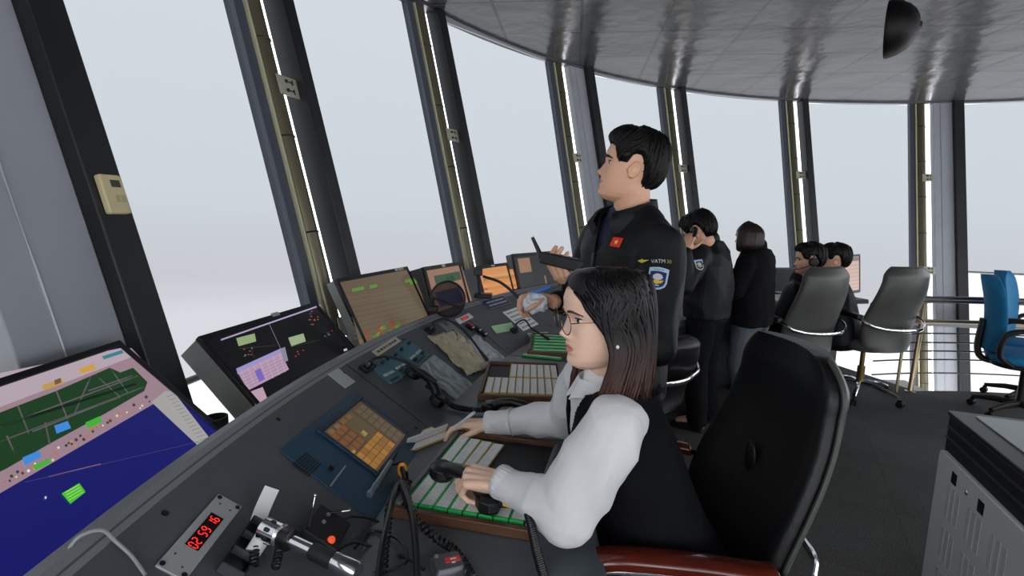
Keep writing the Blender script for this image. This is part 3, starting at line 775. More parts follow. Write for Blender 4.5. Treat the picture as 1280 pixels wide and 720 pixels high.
for S_, E_, Wr in ((Lsh, Lel, Lwr), (Rsh, Rel, Rwr)):
    d = (E_-Wr).normalized(); m = MB(); rings = []; u = V((0, 0, 1)); u = (u-d*u.dot(d)).normalized(); v = d.cross(u); n = 72
    for t, r in ((-.012, .031), (-.012, .034), (.0, .036), (.018, .0335), (.036, .0345), (.055, .0345), (.07, .041), (.07, .034)):
        rings.append([Wr+d*t+(u*math.cos(2*PI*k/n)+v*math.sin(2*PI*k/n))*(r+.0016*(k % 3 == 0)) for k in range(n)])
    m.loft(rings); m.build('cuff', mat('white_ribbed_cuff', (222, 222, 224), .8, sheen=.2), W_shirt, smooth=180)
# shirt collar
m = MB(); ax = (HM @ V((-.015, 0, .03))-neck).normalized(); fw = side.cross(ax).normalized()
rows = []
for k in range(41):
    a = math.radians(-168+336*k/40)   # 0 = back of neck
    fr = abs(a)/math.radians(168); o_ = -fw*math.cos(a)+side*math.sin(a)
    base = neck-ax*.008+fw*.006
    rows.append([base+o_*.056-ax*.005, base+o_*(.055)+ax*(.036-.004*fr), base+o_*(.058)+ax*(.041-.004*fr), base+o_*(.066+.006*fr)+ax*(.006-.024*fr**6)+fw*.012*fr**4, base+o_*(.063+.006*fr)+ax*(.002-.024*fr**6)+fw*.012*fr**4])
m.loft(rows, True, close=True); m.build('collar', shirt_m, W_shirt, smooth=60)
# vest
vest_m = mat('black_knit', (10, 11, 17), .9, noise_=(30, .15), bump=(300, .25), spec=.2)
b = MB(); torso(b, spine[:-1]+[(V((.222, 1.147, 1.035)), .1, .065)], side, .014)
for q in (1, -1): b.cap(neck+side*q*.06-V((0, 0, .015)), (Lsh if q == 1 else Rsh)-side*q*.035+V((0, 0, .014)), .045, .05, 16)
me = fuse(b, .005, 4, wrinkle(.006, 9, (1, 1, 1), 8))
nf = side.cross(V((0, 0, 1)))
def vneck(c):
    p = c-neck; f_ = p.dot(nf); s_ = p.dot(side)
    return (p.xy.length < .066 and p.z > -.02) or (f_ > .0 and p.z > -.17+abs(s_)*2.3 and p.z > -.17)
cut(me, vneck)
W_vest = solid(place('vest', me, vest_m, W), .006)
# trousers + shoes
trs = mat('black_trouser_cloth', (9, 9, 12), .85, spec=.2, noise_=(20, .1), bump=(500, .1))
b = MB(); torso(b, spine[:2]+[(V((.385, 1.15, .64)), .15, .11)], side, .012)
for Kn, An, q in ((Lk, La, 1), (Rk, Ra, -1)): b.chain([pel+side*q*.08, Kn, An+V((0, 0, -.02))], [.09, .066, .055])
place('trousers', fuse(b, .007, 4, wrinkle(.006, 9)), trs, W)
blk_shoe = mat('black_shoe_leather', (18, 18, 19), .35)
for An in (La, Ra): shoe(W, V((An.x-.17, An.y, 0)), V((An.x+.05, An.y, 0)), blk_shoe, .042)
# hair: long, parted, reddish-brown ends
whair = mat('dark_hair_brown_ends', (12, 10, 11), .42, spec=.3)
_n = whair.node_tree; _tc = _n.nodes.new('ShaderNodeTexCoord'); _s = _n.nodes.new('ShaderNodeSeparateXYZ'); _n.links.new(_tc.outputs['Object'], _s.inputs[0])
_r = _n.nodes.new('ShaderNodeMapRange'); _z = HM.translation.z; _r.inputs[1].default_value = _z+.09; _r.inputs[2].default_value = _z-.05; _n.links.new(_s.outputs[2], _r.inputs[0])
_no = _n.nodes.new('ShaderNodeTexNoise'); _no.inputs['Scale'].default_value = 25; _n.links.new(_tc.outputs['Object'], _no.inputs[0])
_m2 = _n.nodes.new('ShaderNodeMath'); _m2.operation = 'MULTIPLY'; _n.links.new(_r.outputs[0], _m2.inputs[0])
_m3 = _n.nodes.new('ShaderNodeMath'); _m3.operation = 'MULTIPLY_ADD'; _m3.inputs[1].default_value = 1.4; _m3.inputs[2].default_value = .2; _n.links.new(_no.outputs[0], _m3.inputs[0]); _n.links.new(_m3.outputs[0], _m2.inputs[1])
_c3 = _n.nodes.new('ShaderNodeValToRGB'); _c3.color_ramp.elements[0].color = (.006, .005, .006, 1); _c3.color_ramp.elements[1].color = (.075, .03, .022, 1)
_n.links.new(_m2.outputs[0], _c3.inputs[0]); _n.links.new(_c3.outputs[0], _n.nodes['Principled BSDF'].inputs['Base Color'])
_prof = [(.2275, .0, .0, .0, .0), (.226, .035, .055, .035, 0), (.220, .058, .085, .062, 0), (.21, .073, .104, .078, 0), (.195, .080, .112, .085, .04), (.175, .085, .117, .088, .60), (.15, .092, .120, .089, .80), (.12, .085, .122, .088, 1.03),
         (.09, .08, .122, .086, 1.26), (.06, .075, .121, .089, 1.36), (.03, .07, .119, .091, 1.32), (0., .07, .117, .092, 1.2), (-.03, .07, .114, .094, 1.08), (-.052, .066, .108, .094, .98)]
def wh(z):
    for i in range(len(_prof)-1):
        a, b_ = _prof[i], _prof[i+1]
        if z >= b_[0]:
            t = (a[0]-z)/(a[0]-b_[0]); t = max(0, t); return [a[k]+(b_[k]-a[k])*t for k in range(1, 5)]
    return list(_prof[-1][1:])
def whp(u, z, off=0.):
    fx, bx, w_, tf = wh(z); th = tf+(2*PI-2*tf)*u; c, s_ = math.cos(th), math.sin(th)
    return V(((fx if c > 0 else bx)*c+(off*c), w_*s_+off*s_, z))
m = MB(); nz = 40; nu = 72; rings = []
for i in range(nz+1):
    z = .2275-(.2275+.047)*i/nz
    out = [HM @ (whp(j/nu, z)*ws) for j in range(nu+1)]; inn = [HM @ (whp(j/nu, z, -.014)*ws) for j in range(nu, -1, -1)]
    rings.append(out+inn)
m.loft(rings)
random.seed(11)
for k in range(520):
    ue = random.random(); ue = ue if k % 3 else random.choice([random.uniform(0, .12), random.uniform(.88, 1), ue])
    us = .5+(ue-.5)*random.uniform(.5, .8); zt = random.uniform(.12, .2255); ze = -.052+random.uniform(-.022, .03); pts = []; rs = []; dd = random.uniform(-.001, .004); cl = random.uniform(-.006, .006)
    for q in range(14):
        t = q/13; z = zt-(zt-ze)*t; e = sstep(0, .5, t); u = us+(ue-us)*e if zt > .19 else ue
        p = whp(min(.999, max(0.001, u)), z, dd+cl*t*t); p.x += .008*t**4*(.2 if ue > .25 and ue < .75 else 1)
        pts.append(HM @ (p*ws)); rs.append(.0040*ws*(.3+.7*math.sin(PI*(.12+.80*t))))
    m.tube(pts, rs, 5)
m.build('hair', whair, W, smooth=180)
# glasses and earring
gl_m = mat('thin_gold_wire', (128, 106, 84), .25, 1.); m = MB()
for q in (1, -1):
    y0 = q*.034; z0 = .112; x0 = .095
    G = HM @ T(x0*ws, y0*ws, z0*ws) @ RZ(q*.12) @ RY(PI/2)
    m.torus(.0235*ws, .0011, G, 40, 8, sx=1.0, sy=.98)
    m.tube([HM @ (V(p)*ws) for p in ((.093, q*.0565, .117), (.08, q*.071, .120), (.0, q*.078, .118), (-.018, q*.078, .112))], .0011, 6)
m.tube([HM @ (V(p)*ws) for p in ((.0965, .0115, .115), (.1005, .005, .119), (.1005, -.005, .119), (.0965, -.0115, .115))], .0011, 6)
go = m.build('eyeglasses', gl_m, W)
for q in (1, -1):
    mm = MB(); G = HM @ T(.0955*ws, q*.034*ws, .112*ws) @ RZ(q*.12) @ RY(PI/2); mm.lathe([(.0228*ws, -.0004), (.0228*ws, .0004)], 40, G)
    mm.build('lens', see_through('lens_glass', (.96, .97, .98), .05, .02) if q == 1 else bpy.data.materials['lens_glass'], go)
m = MB(); m.ell((.004*ws, .094*ws, .068*ws), (.0045, .0045, .005), HM, 12, 8); m.build('earring', mat('pearl', (232, 230, 226), .15, coat=.6), W)
# ================================================================== standing man with the radio
jacket_m = mat('black_jacket_nylon', (11, 13, 18), .6, noise_=(8, .15), bump=(220, .2), spec=.3)
trous_m = mat('black_uniform_cloth', (9, 10, 13), .85, spec=.2, noise_=(20, .1), bump=(400, .15))
tee_m = mat('navy_tee', (30, 40, 66), .8)
MN = thing('person', 'young man standing in black jacket with red flag patch, gazing out with a handheld radio', 'person', V((.40, 1.78, 0)))
ms = .985
hf = V((-.975, .12, .20)).normalized()
ear = aty(790, 214, 1.75); hup = V((.12, 0, 1)).normalized()
HM2 = frame((0, 0, 0), hf, hup.cross(hf))
HM2 = frame(ear-(HM2.to_3x3() @ V((-.014, 0, .108)))*ms, hf, hup.cross(hf))
tf = V((-.90, -.40, 0)).normalized(); side = V((0, 0, 1)).cross(tf)
ctr = V((.395, 1.78, 0))
neck = V((.405, 1.775, 1.445)); Lsh = ctr+side*.175+V((.0, 0, 1.335)); Rsh = ctr-side*.175+V((0, 0, 1.335))
Lel = aty(822, 432, 1.50); Lwr = aty(731, 364, 1.50); Rel = V((.235, 2.0, 1.10)); Rwr = aty(693, 377, 1.80)
def sp(z, dx=0.): return ctr+tf*dx+V((0, 0, z))
spine = [(sp(.84), .16, .10), (sp(.95), .165, .105), (sp(1.08), .15, .10), (sp(1.2), .165, .11), (sp(1.31), .18, .11), (sp(1.36), .16, .09), (sp(1.415, -.005), .10, .068), (sp(1.46, -.005), .06, .058)]
b = MB(); head_mb(b, HM2, ms)
b.cap(neck-V((0, 0, .02)), HM2 @ V((-.028, 0, .05)), .06, .06, 20)
torso(b, spine, side, -.015)
hipc = ctr+V((0, 0, .86))
Lk, Rk = ctr+side*.1+tf*.02+V((0, 0, .47)), ctr-side*.1+tf*.03+V((0, 0, .47)); La, Ra = ctr+side*.11-tf*.02+V((0, 0, .09)), ctr-side*.11+V((0, 0, .09))
for S_, E_, Wr, q in ((Lsh, Lel, Lwr, 1), (Rsh, Rel, Rwr, -1)): b.chain([neck+side*q*.05-V((0, 0, .04)), S_, E_, Wr], [.05, .052, .042, .028])
for Kn, An, q in ((Lk, La, 1), (Rk, Ra, -1)):
    b.chain([hipc+side*q*.09, Kn, An], [.085, .056, .04]); b.chain([An, An+tf*.14-V((0, 0, .055))], [.036, .028])
lf = (aty(693, 340, 1.49)-Lwr).normalized()
hand(b, Lwr, lf, V((-.25, .25, 1)), V((.25, .9, .5)), 1.0, [(.5, .65, .4), (.55, .7, .4), (.6, .7, .4), (.6, .7, .4)], [(.35, .6, .7), (.75, .15, .75), (.95, -.2, .4)])
rf = V((-.82, -.1, .15)).normalized()
hand(b, Rwr, rf, V((.1, -.55, -.8)), V((-.2, -.6, .7)), 1.0, [(.5, .8, .5), (.65, .9, .5), (.75, .95, .5), (.8, 1.0, .5)], [(.8, .5, .4), (.8, .0, .7), (.8, -.35, .6)])
me = fuse(b, .0032, 2)
M_body = place('body', me, [skin_m, lip_m], MN, classify=lipclass(HM2, ms))
face_parts(MN, HM2, ms, hair_m, .0036)
# jacket
b = MB(); torso(b, spine[:-1], side, .022)
for S_, E_, Wr, q in ((Lsh, Lel, Lwr, 1), (Rsh, Rel, Rwr, -1)):
    d = (E_-Wr).normalized()
    b.chain([neck+side*q*.07-V((0, 0, .045)), S_+V((0, 0, .002)), S_.lerp(E_, .5), E_, Wr+d*.10, Wr+d*.035], [.066, .074, .073, .063, .053, .047], 20)
me = fuse(b, .0055, 4, wrinkle(.015, 6.5, (1, 1, .7), 5))
nf = tf
def openneck(c):
    p = c-neck; f_ = p.dot(nf); s_ = p.dot(side)
    return (p.xy.length < .072 and p.z > -.035) or (f_ > .02 and p.z > -.16+abs(s_)*2.6)
cut(me, openneck)
M_jac = place('jacket', me, jacket_m, MN)
bv = bvh_of(M_jac)
solid(M_jac, .004)
b = MB(); torso(b, spine[3:], side, .002); b.cap(neck-V((0, 0, .05)), neck+V((0, 0, .0)), .064, .061, 20)
place('shirt', fuse(b, .006, 3), tee_m, MN)
# stand collar folded open
m = MB(); rows = []
for k in range(37):
    a = math.radians(-152+304*k/36); fr = abs(a)/math.radians(152); o_ = -tf*math.cos(a)+side*math.sin(a); up = V((0, 0, 1))
    base = neck+V((0, 0, -.03))-V((0, 0, .045))*fr**2+tf*.012*fr
    out = .074+.030*fr**3; h = .075-.005*fr
    rows.append([base+o_*(.078+.02*fr**2), base+o_*(.07+.05*fr**3)+up*h*.6, base+o_*out+up*h, base+o_*(out+.010)+up*h, base+o_*(out+.016+.02*fr**2)+up*(h*.5), base+o_*(.092+.03*fr**2)-up*.008])
m.loft(rows, True, close=True); m.build('collar', jacket_m, M_jac, smooth=60)
# zip placket and chest flag
fo = ctr+side*.10+tf*.2+V((0, 0, 1.325)); fo = aty(771, 304, 1.62)
fx = side*1.; fy = V((0, 0, 1))
def fn(px, py, y): return aty(px, py, y)
P0 = aty(771, 303, 1.6); nrm = (tf*.75+side*.65).normalized(); X_ = V((0, 0, 1)).cross(nrm).normalized(); Y_ = V((-.06, -.1, 1))
def on_j(px, py):
    d = ray(px, py).normalized(); h = bv.ray_cast(EYE, d); return h
h = on_j(771, 303)
red_m = mat('flag_red', (232, 44, 40), .7); yel_m = mat('flag_yellow', (246, 222, 70), .7)
def decal_frame(h, roll=0.):
    n = h[1]; n = n if n.dot(EYE-h[0]) > 0 else -n
    x = V((0, 0, 1)).cross(n).normalized(); y = n.cross(x); return h[0], x*math.cos(roll)+y*math.sin(roll), y*math.cos(roll)-x*math.sin(roll)
def star(r, n=5): return [((r if k % 2 == 0 else r*.4)*math.cos(PI/2+PI*k/n), (r if k % 2 == 0 else r*.4)*math.sin(PI/2+PI*k/n)) for k in range(2*n)]
def patch_set(jac, bv, hit, roll, k=1., flag=None, simple=False):
    o, x, y = decal_frame(hit, roll)
    m = MB(); fan(m, bv, o, x, y, [(a*k, b_*k) for a, b_ in shield(.0285, .036)], .0022); p = m.build('shoulder_patch', mat('patch_pale_blue', (178, 206, 226), .7), jac, smooth=0)
    m = MB(); fan(m, bv, o-y*.0035*k, x, y, [(a*k, b_*k) for a, b_ in shield(.0235, .0265)], .0030); m.build('patch_field', mat('patch_navy', (22, 44, 96), .7), p, smooth=0)
    m = MB(); fan(m, bv, o+y*.004*k, x, y, [(.0145*k*math.cos(t)*(1+.08*math.cos(9*t)), .0105*k*math.sin(t)) for t in [2*PI*i/36 for i in range(36)]], .0036); m.build('patch_globe', mat('patch_white', (206, 206, 216), .7), p, smooth=0)
    m = MB(); fan(m, bv, o-y*.011*k, x, y, [(a*k, b_*k) for a, b_ in [(-.019, .006), (-.008, .0035), (0, .0055), (.008, .0035), (.019, .006), (.013, -.004), (.005, -.006), (0, -.0085), (-.005, -.006), (-.013, -.004)]], .0040); m.build('patch_wings', mat('patch_gold', (226, 190, 50), .6), p, smooth=0)
    if not simple:
        m = MB(); fan(m, bv, o-y*.0225*k, x, y, [(-.008*k, -.0015*k), (.008*k, -.0015*k), (.008*k, .0015*k), (-.008*k, .0015*k)], .0036); m.build('patch_tab', bpy.data.materials['patch_white'], p, smooth=0)
        m = MB(); wrap_text(m, bv, 'VATM', .0075*k, o+y*.0275*k, x, y, .0030, 1.5); m.build('patch_lettering', mat('patch_blue_thread', (44, 84, 140), .7), p, smooth=0)
def shield(w, h_):
    return [(-w, h_*.92), (-w*.5, h_*.97), (0, h_), (w*.5, h_*.97), (w, h_*.92), (w*1.0, -h_*.35), (w*.85, -h_*.68), (w*.45, -h_*.92), (0, -h_), (-w*.45, -h_*.92), (-w*.85, -h_*.68), (-w, -h_*.35)]
if h[0] is not None:
    o, x, y = decal_frame(h, -.06)
    m = MB(); fan(m, bv, o, x, y, [(-.024, -.0165), (0, -.0165), (.024, -.0165), (.024, .0165), (0, .0165), (-.024, .0165)], .0022); fp = m.build('flag_patch', red_m, M_jac, smooth=0)
    m = MB(); fan(m, bv, o, x, y, star(.0105), .0032, (0, 0)); m.build('flag_star', yel_m, fp, smooth=0)
h = on_j(822, 348)
if h[0] is not None: patch_set(M_jac, bv, h, -.05, 1.0)
h = on_j(803, 326)
if h[0] is not None:
    o, x, y = decal_frame(h)
    m = MB(); fan(m, bv, o, x, y, [(-.022, -.001), (-.006, .0025), (0, .006), (.006, .0025), (.024, .006), (.012, -.003), (.002, -.007), (-.01, -.005)], .0025); m.build('wing_badge', mat('badge_gold_thread', (214, 200, 70), .6), M_jac, smooth=0)
h = on_j(828, 327)
if h[0] is not None:
    o, x, y = decal_frame(h)
    m = MB(); wrap_text(m, bv, 'VATM', .0165, o-x*.012, x, y, .0025, .95); m.build('sleeve_lettering', mat('thread_white', (214, 214, 220), .7), M_jac, smooth=0)
    m = MB(); wrap_text(m, bv, '30', .0165, o+x*.019, x, y, .0025, .95); m.build('sleeve_number', mat('thread_gold', (176, 158, 70), .7), M_jac, smooth=0)
m = MB(); pts = []
for z in [1.33-.03*k for k in range(16)]:
    p = ctr+V((0, 0, z)); hh = bv.ray_cast(p+tf*.4, -tf)
    if hh[0] is not None: pts.append(hh[0]+tf*.003)
if len(pts) > 3: m.tube(pts, .005, 6); m.build('zip', mat('zip_metal', (70, 74, 80), .35, .7), M_jac)
# trousers, shoes
b = MB(); torso(b, [(hipc-V((0, 0, .04)), .14, .09), (hipc+V((0, 0, .02)), .16, .10), (hipc+V((0, 0, .1)), .15, .10)], side, .012)
for Kn, An, q in ((Lk, La, 1), (Rk, Ra, -1)): b.chain([hipc+side*q*.09, Kn, An-V((0, 0, .03))], [.1, .078, .07])
place('trousers', fuse(b, .007, 4, wrinkle(.008, 8)), trous_m, MN)
for An in (La, Ra): shoe(MN, V((An.x, An.y, 0))+tf*.18, V((An.x, An.y, 0))-tf*.07, blk_shoe)
def hl_man(th):
    a = abs(th)
    if a < .75: return .176+.006*math.cos(a*2)
    if a < 1.2: return .176+(.118-.176)*sstep(.75, 1.2, a)
    if a < 1.42: return .118
    if a < 1.75: return .118+(.152-.118)*sstep(1.42, 1.62, a)
    if a < 2.3: return .152+(.052-.152)*sstep(1.75, 2.3, a)
    return .048
def tk_man(th, z):
    a = abs(th); base = .016+.012*sstep(1.7, 2.6, a)+.012*sstep(.17, .22, z)
    if a < 1.0: base += .006*math.cos(a*1.5)
    return base*(.55+.45*sstep(.05, .11, z))
short_hair(MN, HM2, ms, hl_man, tk_man, 620, 1.0, 3, lr=.0036)
# ------------------------------------------------------------------ handheld radio (held)
rad = thing('handheld_radio', 'black handheld radio with stub antenna held in the standing mans hand', 'radio', aty(716, 333, 1.49))
c = Lwr+lf*.085+V((0, 0, .026)); ax = V((-.9, .45, .16)).normalized(); up = V((.15, 0, 1)); RM = frame(c, ax, up.cross(ax))
m = MB(); m.rprism(.13, .058, .012, 0, .034, RM); m.build('body', black_mt, rad, bevel=.004)
m = MB(); m.tube([RM @ V((.055, .018, .02)), RM @ V((.07, .02, .03)), RM @ V((.095, .035, .07))], [.008, .007, .005], 10); m.build('antenna', black_pl, rad)
m = MB(); m.lathe([(.008, 0), (.008, .014), (.006, .016)], 14, RM @ T(.065, -.012, .017) @ RY(PI/2)); m.build('knob', black_pl, rad)
m = MB(); m.rprism(.07, .036, .004, .034, .036, RM, c=(-.01, 0)); m.build('keypad', mat('keypad_grey', (46, 48, 52), .4), rad)
# crumpled paper / cloth in the other hand
pw = Rwr+rf*.075+V((0, -.035, -.015))
mm = MB(); mm.ell(pw, (.05, .022, .036), None, 20, 14); mm.ell(pw+V((-.02, 0, .012)), (.03, .022, .024))
me = fuse(mb=mm, voxel=.0035, smooth=1, disp=wrinkle(.016, 32, (1, 1, 1), 2))
pp = place('paper_slip', me, mat('crumpled_paper', (214, 220, 228), .7), thing('crumpled_paper', 'crumpled white paper slip held in the standing mans far hand', 'paper', pw))
pen_m = mat('blue_pen_plastic', (44, 126, 214), .35)
def pen(label, p0, p1, r=.0045, tipc=white_pl, bodym=None):
    p0 = V(p0); p1 = V(p1); o = thing('pen', label, 'pen', p0); d = (p1-p0); m = MB(); m.tube([p0+d*.12, p0+d*.75], r, 12); m.build('barrel', bodym or pen_m, o)
    m = MB(); m.tube([p0+d*.75, p1], [r*1.15, r*1.1], 12); m.build('cap', bodym or pen_m, o); m = MB(); m.tube([p0, p0+d*.12], [r*.2, r], 12); m.build('tip', tipc, o); return o
pen('blue pen sticking out of the standing mans far hand', Rwr+rf*.10+V((-.03, -.02, .0)), Rwr+rf*.02+V((.0, -.05, .055)), .006)

# ================================================================== the far people
def simple_person(label, base, fwd, s, headM, spine, arms, legs, hairf, mats, voxel=.006, hs=None, jacket_off=.02, handsets=None, shoes=True, patch=None, skin=skin_m):
    jac, tro = mats; side = V((0, 0, 1)).cross(V(fwd)).normalized(); R = thing('person', label, 'person', V(base)); hs = hs or s
    nk = V(spine[-1][0]); b = MB(); head_mb(b, headM, hs); b.cap(nk-V((0, 0, .02)), headM @ V((-.02, 0, .05)), .054*s, .054*s, 16); torso(b, spine, side, -.012)
    for S_, E_, Wr, hd, q in arms:
        b.chain([nk+side*q*.05-V((0, 0, .04)), S_, E_, Wr], [.048*s, .048*s, .04*s, .027*s])
        if hd: hand(b, Wr, *hd)
    for Hp, Kn, An, tf_ in legs:
        b.chain([Hp, Kn, An], [.085*s, .055*s, .04*s]); b.chain([An, An+V(tf_)*.12-V((0, 0, .05))], [.034, .027])
    place('body', fuse(b, voxel*.75, 2), [skin, lip_m], R, classify=lipclass(headM, hs))
    face_parts(R, headM, hs)
    b = MB(); torso(b, spine[:-1], side, jacket_off)
    for S_, E_, Wr, hd, q in arms:
        d = (V(E_)-V(Wr)).normalized(); b.chain([nk+side*q*.06-V((0, 0, .05)), S_, V(S_).lerp(V(E_), .5), E_, V(Wr)+d*.03], [.066*s, .078*s, .074*s, .064*s, .05*s], 16)
    b.cap(nk-V((0, 0, .03)), nk+V((0, 0, .015)), .072*s, .07*s, 16)
    j = place('jacket', fuse(b, voxel, 4, wrinkle(.014, 7, (1, 1, .7), len(label))), jac, R)
    b = MB(); h0 = V(spine[0][0])
    torso(b, [(h0-V((0, 0, .05)), spine[0][1]*.92, spine[0][2]*.92), (h0, spine[0][1], spine[0][2]), (h0+V((0, 0, .08)), spine[0][1], spine[0][2])], side, .008)
    for Hp, Kn, An, tf_ in legs: b.chain([Hp, Kn, V(An)-V((0, 0, .02))], [.1*s, .076*s, .066*s])
    place('trousers', fuse(b, voxel, 4, wrinkle(.007, 9)), tro, R)
    if shoes:
        for Hp, Kn, An, tf_ in legs:
            t = V((tf_[0], tf_[1], 0)).normalized(); shoe(R, V((An[0], An[1], 0))+t*.17, V((An[0], An[1], 0))-t*.06, blk_shoe)
    hairf(R, headM, hs)
    if patch:
        bv = bvh_of(j); h = bv.ray_cast(EYE, ray(*patch).normalized())
        if h[0] is not None: patch_set(j, bv, h, .1, 1.0, simple=True)
    return R
def hm(earp, fwd, s, up=(0, 0, 1)):
    f = V(fwd).normalized(); m = frame((0, 0, 0), f, V(up).cross(f)); return frame(V(earp)-(m.to_3x3() @ V((-.014, 0, .108)))*s, f, V(up).cross(f))
def hair_crop(seed, locks=160, low=.05):
    def f(R, M, s): short_hair(R, M, s, hl_man, tk_man, locks, 1., seed, lr=.005)
    return f
# man on the telephone
fw = V((-.78, .62, 0)).normalized(); sd = V((0, 0, 1)).cross(fw); ct = V((1.33, 3.42, 0))
def cp_(z, f=0., l=0.): return ct+fw*f+sd*l+V((0, 0, z))
tilt_f = (fw+V((0, 0, -.55))).normalized()
pm = hm(aty(876, 291, 3.36), tilt_f, .98, (fw.x*.5, fw.y*.5, 1))
sl = cp_(1.185, .02, .20); sr = cp_(1.185, .02, -.20)
el = aty(856, 356, 3.18); wl = aty(857, 312, 3.20)
hd_l = (( aty(863, 293, 3.24)-wl).normalized(), V((.55, .75, .1)), V((.7, .5, .3)), .98, [(.5, .8, .5)]*4)
simple_person('man in black jacket standing with a telephone handset at his ear, head bowed', (ct.x, ct.y, 0), fw, 1.02, pm,
    [(cp_(.80), .175, .12), (cp_(.90), .185, .125), (cp_(1.02), .18, .125), (cp_(1.13, .01), .19, .125), (cp_(1.20, .01), .17, .095), (cp_(1.25, .02), .09, .065), (cp_(1.275, .03), .06, .056)],
    [(sl, el, wl, hd_l, 1), (sr, cp_(.98, .06, -.24), cp_(.86, .22, -.2), ((fw+V((0, 0, -.5))).normalized(), -sd+V((0, 0, -1)), fw*.2+sd, .95), -1)],
    [(cp_(.80, 0, .09), cp_(.44, .02, .1), cp_(.09, -.02, .11), fw), (cp_(.80, 0, -.09), cp_(.44, .02, -.1), cp_(.09, -.02, -.11), fw)],
    hair_crop(21), (jacket_m, trous_m), patch=(874, 331))
ph = thing('telephone_handset', 'black telephone handset held to the ear of the man with bowed head', 'telephone', aty(861, 300, 3.22))
a0_, a1_ = aty(868, 290, 3.25), aty(858, 314, 3.20); d = (a1_-a0_).normalized(); n_ = V((.5, -.8, .1)); HMx = frame(a0_, d, n_.cross(d))
m = MB(); m.tube([HMx @ V(p) for p in ((-.02, 0, .0), (.02, 0, .012), (.08, 0, .016), (.14, 0, .012), (.175, 0, 0))], [.016, .014, .013, .014, .016], 12); hp = m.build('grip', black_pl, ph)
for x in (-.012, .168): m = MB(); m.lathe([(.02, -.02), (.024, -.012), (.024, .006), (.016, .012)], 18, HMx @ T(x, 0, -.004)); m.build('earpiece', black_pl, ph)
# woman seen from behind
fw = V((-.62, .78, 0)).normalized(); sd = V((0, 0, 1)).cross(fw); ct = V((1.70, 3.56, 0))
jeans = mat('faded_grey_jeans', (92, 98, 104), .85, noise_=(12, .15))
coat = mat('black_wool_coat', (11, 11, 14), .9, spec=.2, noise_=(14, .12), bump=(260, .2))
wm = hm(aty(936, 297, 3.56), fw, .93)
def bob(R, M, s):
    m = MB(); rings = []; n = 48
    for i in range(25):
        t = i/24; z = .252-.254*t; r = math.sin(min(1, t*2.3)*PI/2)**.7; w_ = .092*r*(1+.16*sstep(.4, .8, t)-.5*sstep(.8, 1.02, t)); bx = .125*r*(1-.45*sstep(.78, 1.02, t)); fx = (.085*r) if t < .3 else .085-.07*sstep(.3, .5, t)
        rings.append([M @ (V(((fx if math.cos(a) > 0 else bx)*math.cos(a), w_*math.sin(a), z))*s) for a in [2*PI*k/n for k in range(n)]])
    m.loft(rings); random.seed(31)
    for k in range(150):
        a = random.uniform(1.2, 2*PI-1.2); pts = []
        for q in range(9):
            t = .1+.85*q/8; z = .252-.254*t; r = math.sin(min(1, t*2.3)*PI/2)**.7; w_ = .0945*r*(1+.16*sstep(.4, .8, t)-.5*sstep(.8, 1.02, t)); bx = .128*r*(1-.45*sstep(.78, 1.02, t))
            pts.append(M @ (V(((.08*r if math.cos(a) > 0 else bx)*math.cos(a), w_*math.sin(a), z))*s))
        m.tube(pts, [.0035, .005, .006, .006, .006, .006, .005, .004, .002], 5)
    m.build('hair', mat('dark_auburn_hair', (40, 26, 26), .45, bump=(120, .3)), R, smooth=180)
simple_person('woman with dark bobbed hair and black coat seen from behind, facing the windows', (ct.x, ct.y, 0), fw, .86, wm,
    [(cp_(.72), .15, .10), (cp_(.82), .155, .105), (cp_(.95), .14, .095), (cp_(1.08), .14, .10), (cp_(1.17), .125, .08), (cp_(1.215), .08, .06), (cp_(1.24), .055, .052)],
    [(cp_(1.13, 0, .14), cp_(.95, .03, .19), cp_(.84, .2, .15), ((fw+V((0, 0, -.2))).normalized(), V((0, 0, -1)), -sd, .85), 1), (cp_(1.13, 0, -.14), cp_(.95, .03, -.19), cp_(.84, .2, -.15), ((fw+V((0, 0, -.2))).normalized(), V((0, 0, -1)), sd, .85), -1)],
    [(cp_(.74, 0, .08), cp_(.42, .03, .09), cp_(.09, -.05, .10), fw), (cp_(.74, 0, -.08), cp_(.42, .02, -.09), cp_(.09, -.02, -.10), fw)],
    bob, (coat, jeans))
# seated man with the headset
def seated(label, ct, fw, earp, s, lean, hairf, mats, headf, seat=.47, patch=None):
    fw = V((*fw, 0)).normalized(); sd = V((0, 0, 1)).cross(fw); ct = V((*ct, 0))
    def q(z, f=0., l=0.): return ct+fw*f+sd*l+V((0, 0, z))
    L = lean
    return q, sd, fw, simple_person(label, (ct.x, ct.y, 0), fw, s, hm(earp, headf, s), [(q(seat+.04), .165, .115), (q(seat+.13, .01*L), .165, .115), (q(seat+.27, .04*L), .15, .105), (q(seat+.4, .09*L), .165, .11), (q(seat+.49, .13*L), .15, .085), (q(seat+.525, .15*L), .09, .065), (q(seat+.55, .17*L), .058, .055)],
        [(q(seat+.47, .12*L, .175), q(seat+.27, .15, .22), q(seat+.27, .36, .14), (fw, V((0, 0, -1)), -sd, .95), 1), (q(seat+.47, .12*L, -.175), q(seat+.27, .15, -.22), q(seat+.27, .36, -.14), (fw, V((0, 0, -1)), sd, .95), -1)],
        [(q(seat+.06, 0, .09), q(seat+.07, .40, .11), q(.09, .36, .11), fw), (q(seat+.06, 0, -.09), q(seat+.07, .40, -.11), q(.09, .36, -.11), fw)], hairf, mats, patch=patch)
e1 = aty(1012, 326, 3.96)
q1, sd1, fw1, P1 = seated('seated man in black jacket wearing a headset, in profile before the far desk', (2.32, 3.93), (-.7, .71), e1, 1.0, .5, hair_crop(41), (jacket_m, trous_m), (-.97, .2, -.05), .42)
Mh = hm(e1, (-.97, .2, -.05), 1.0)
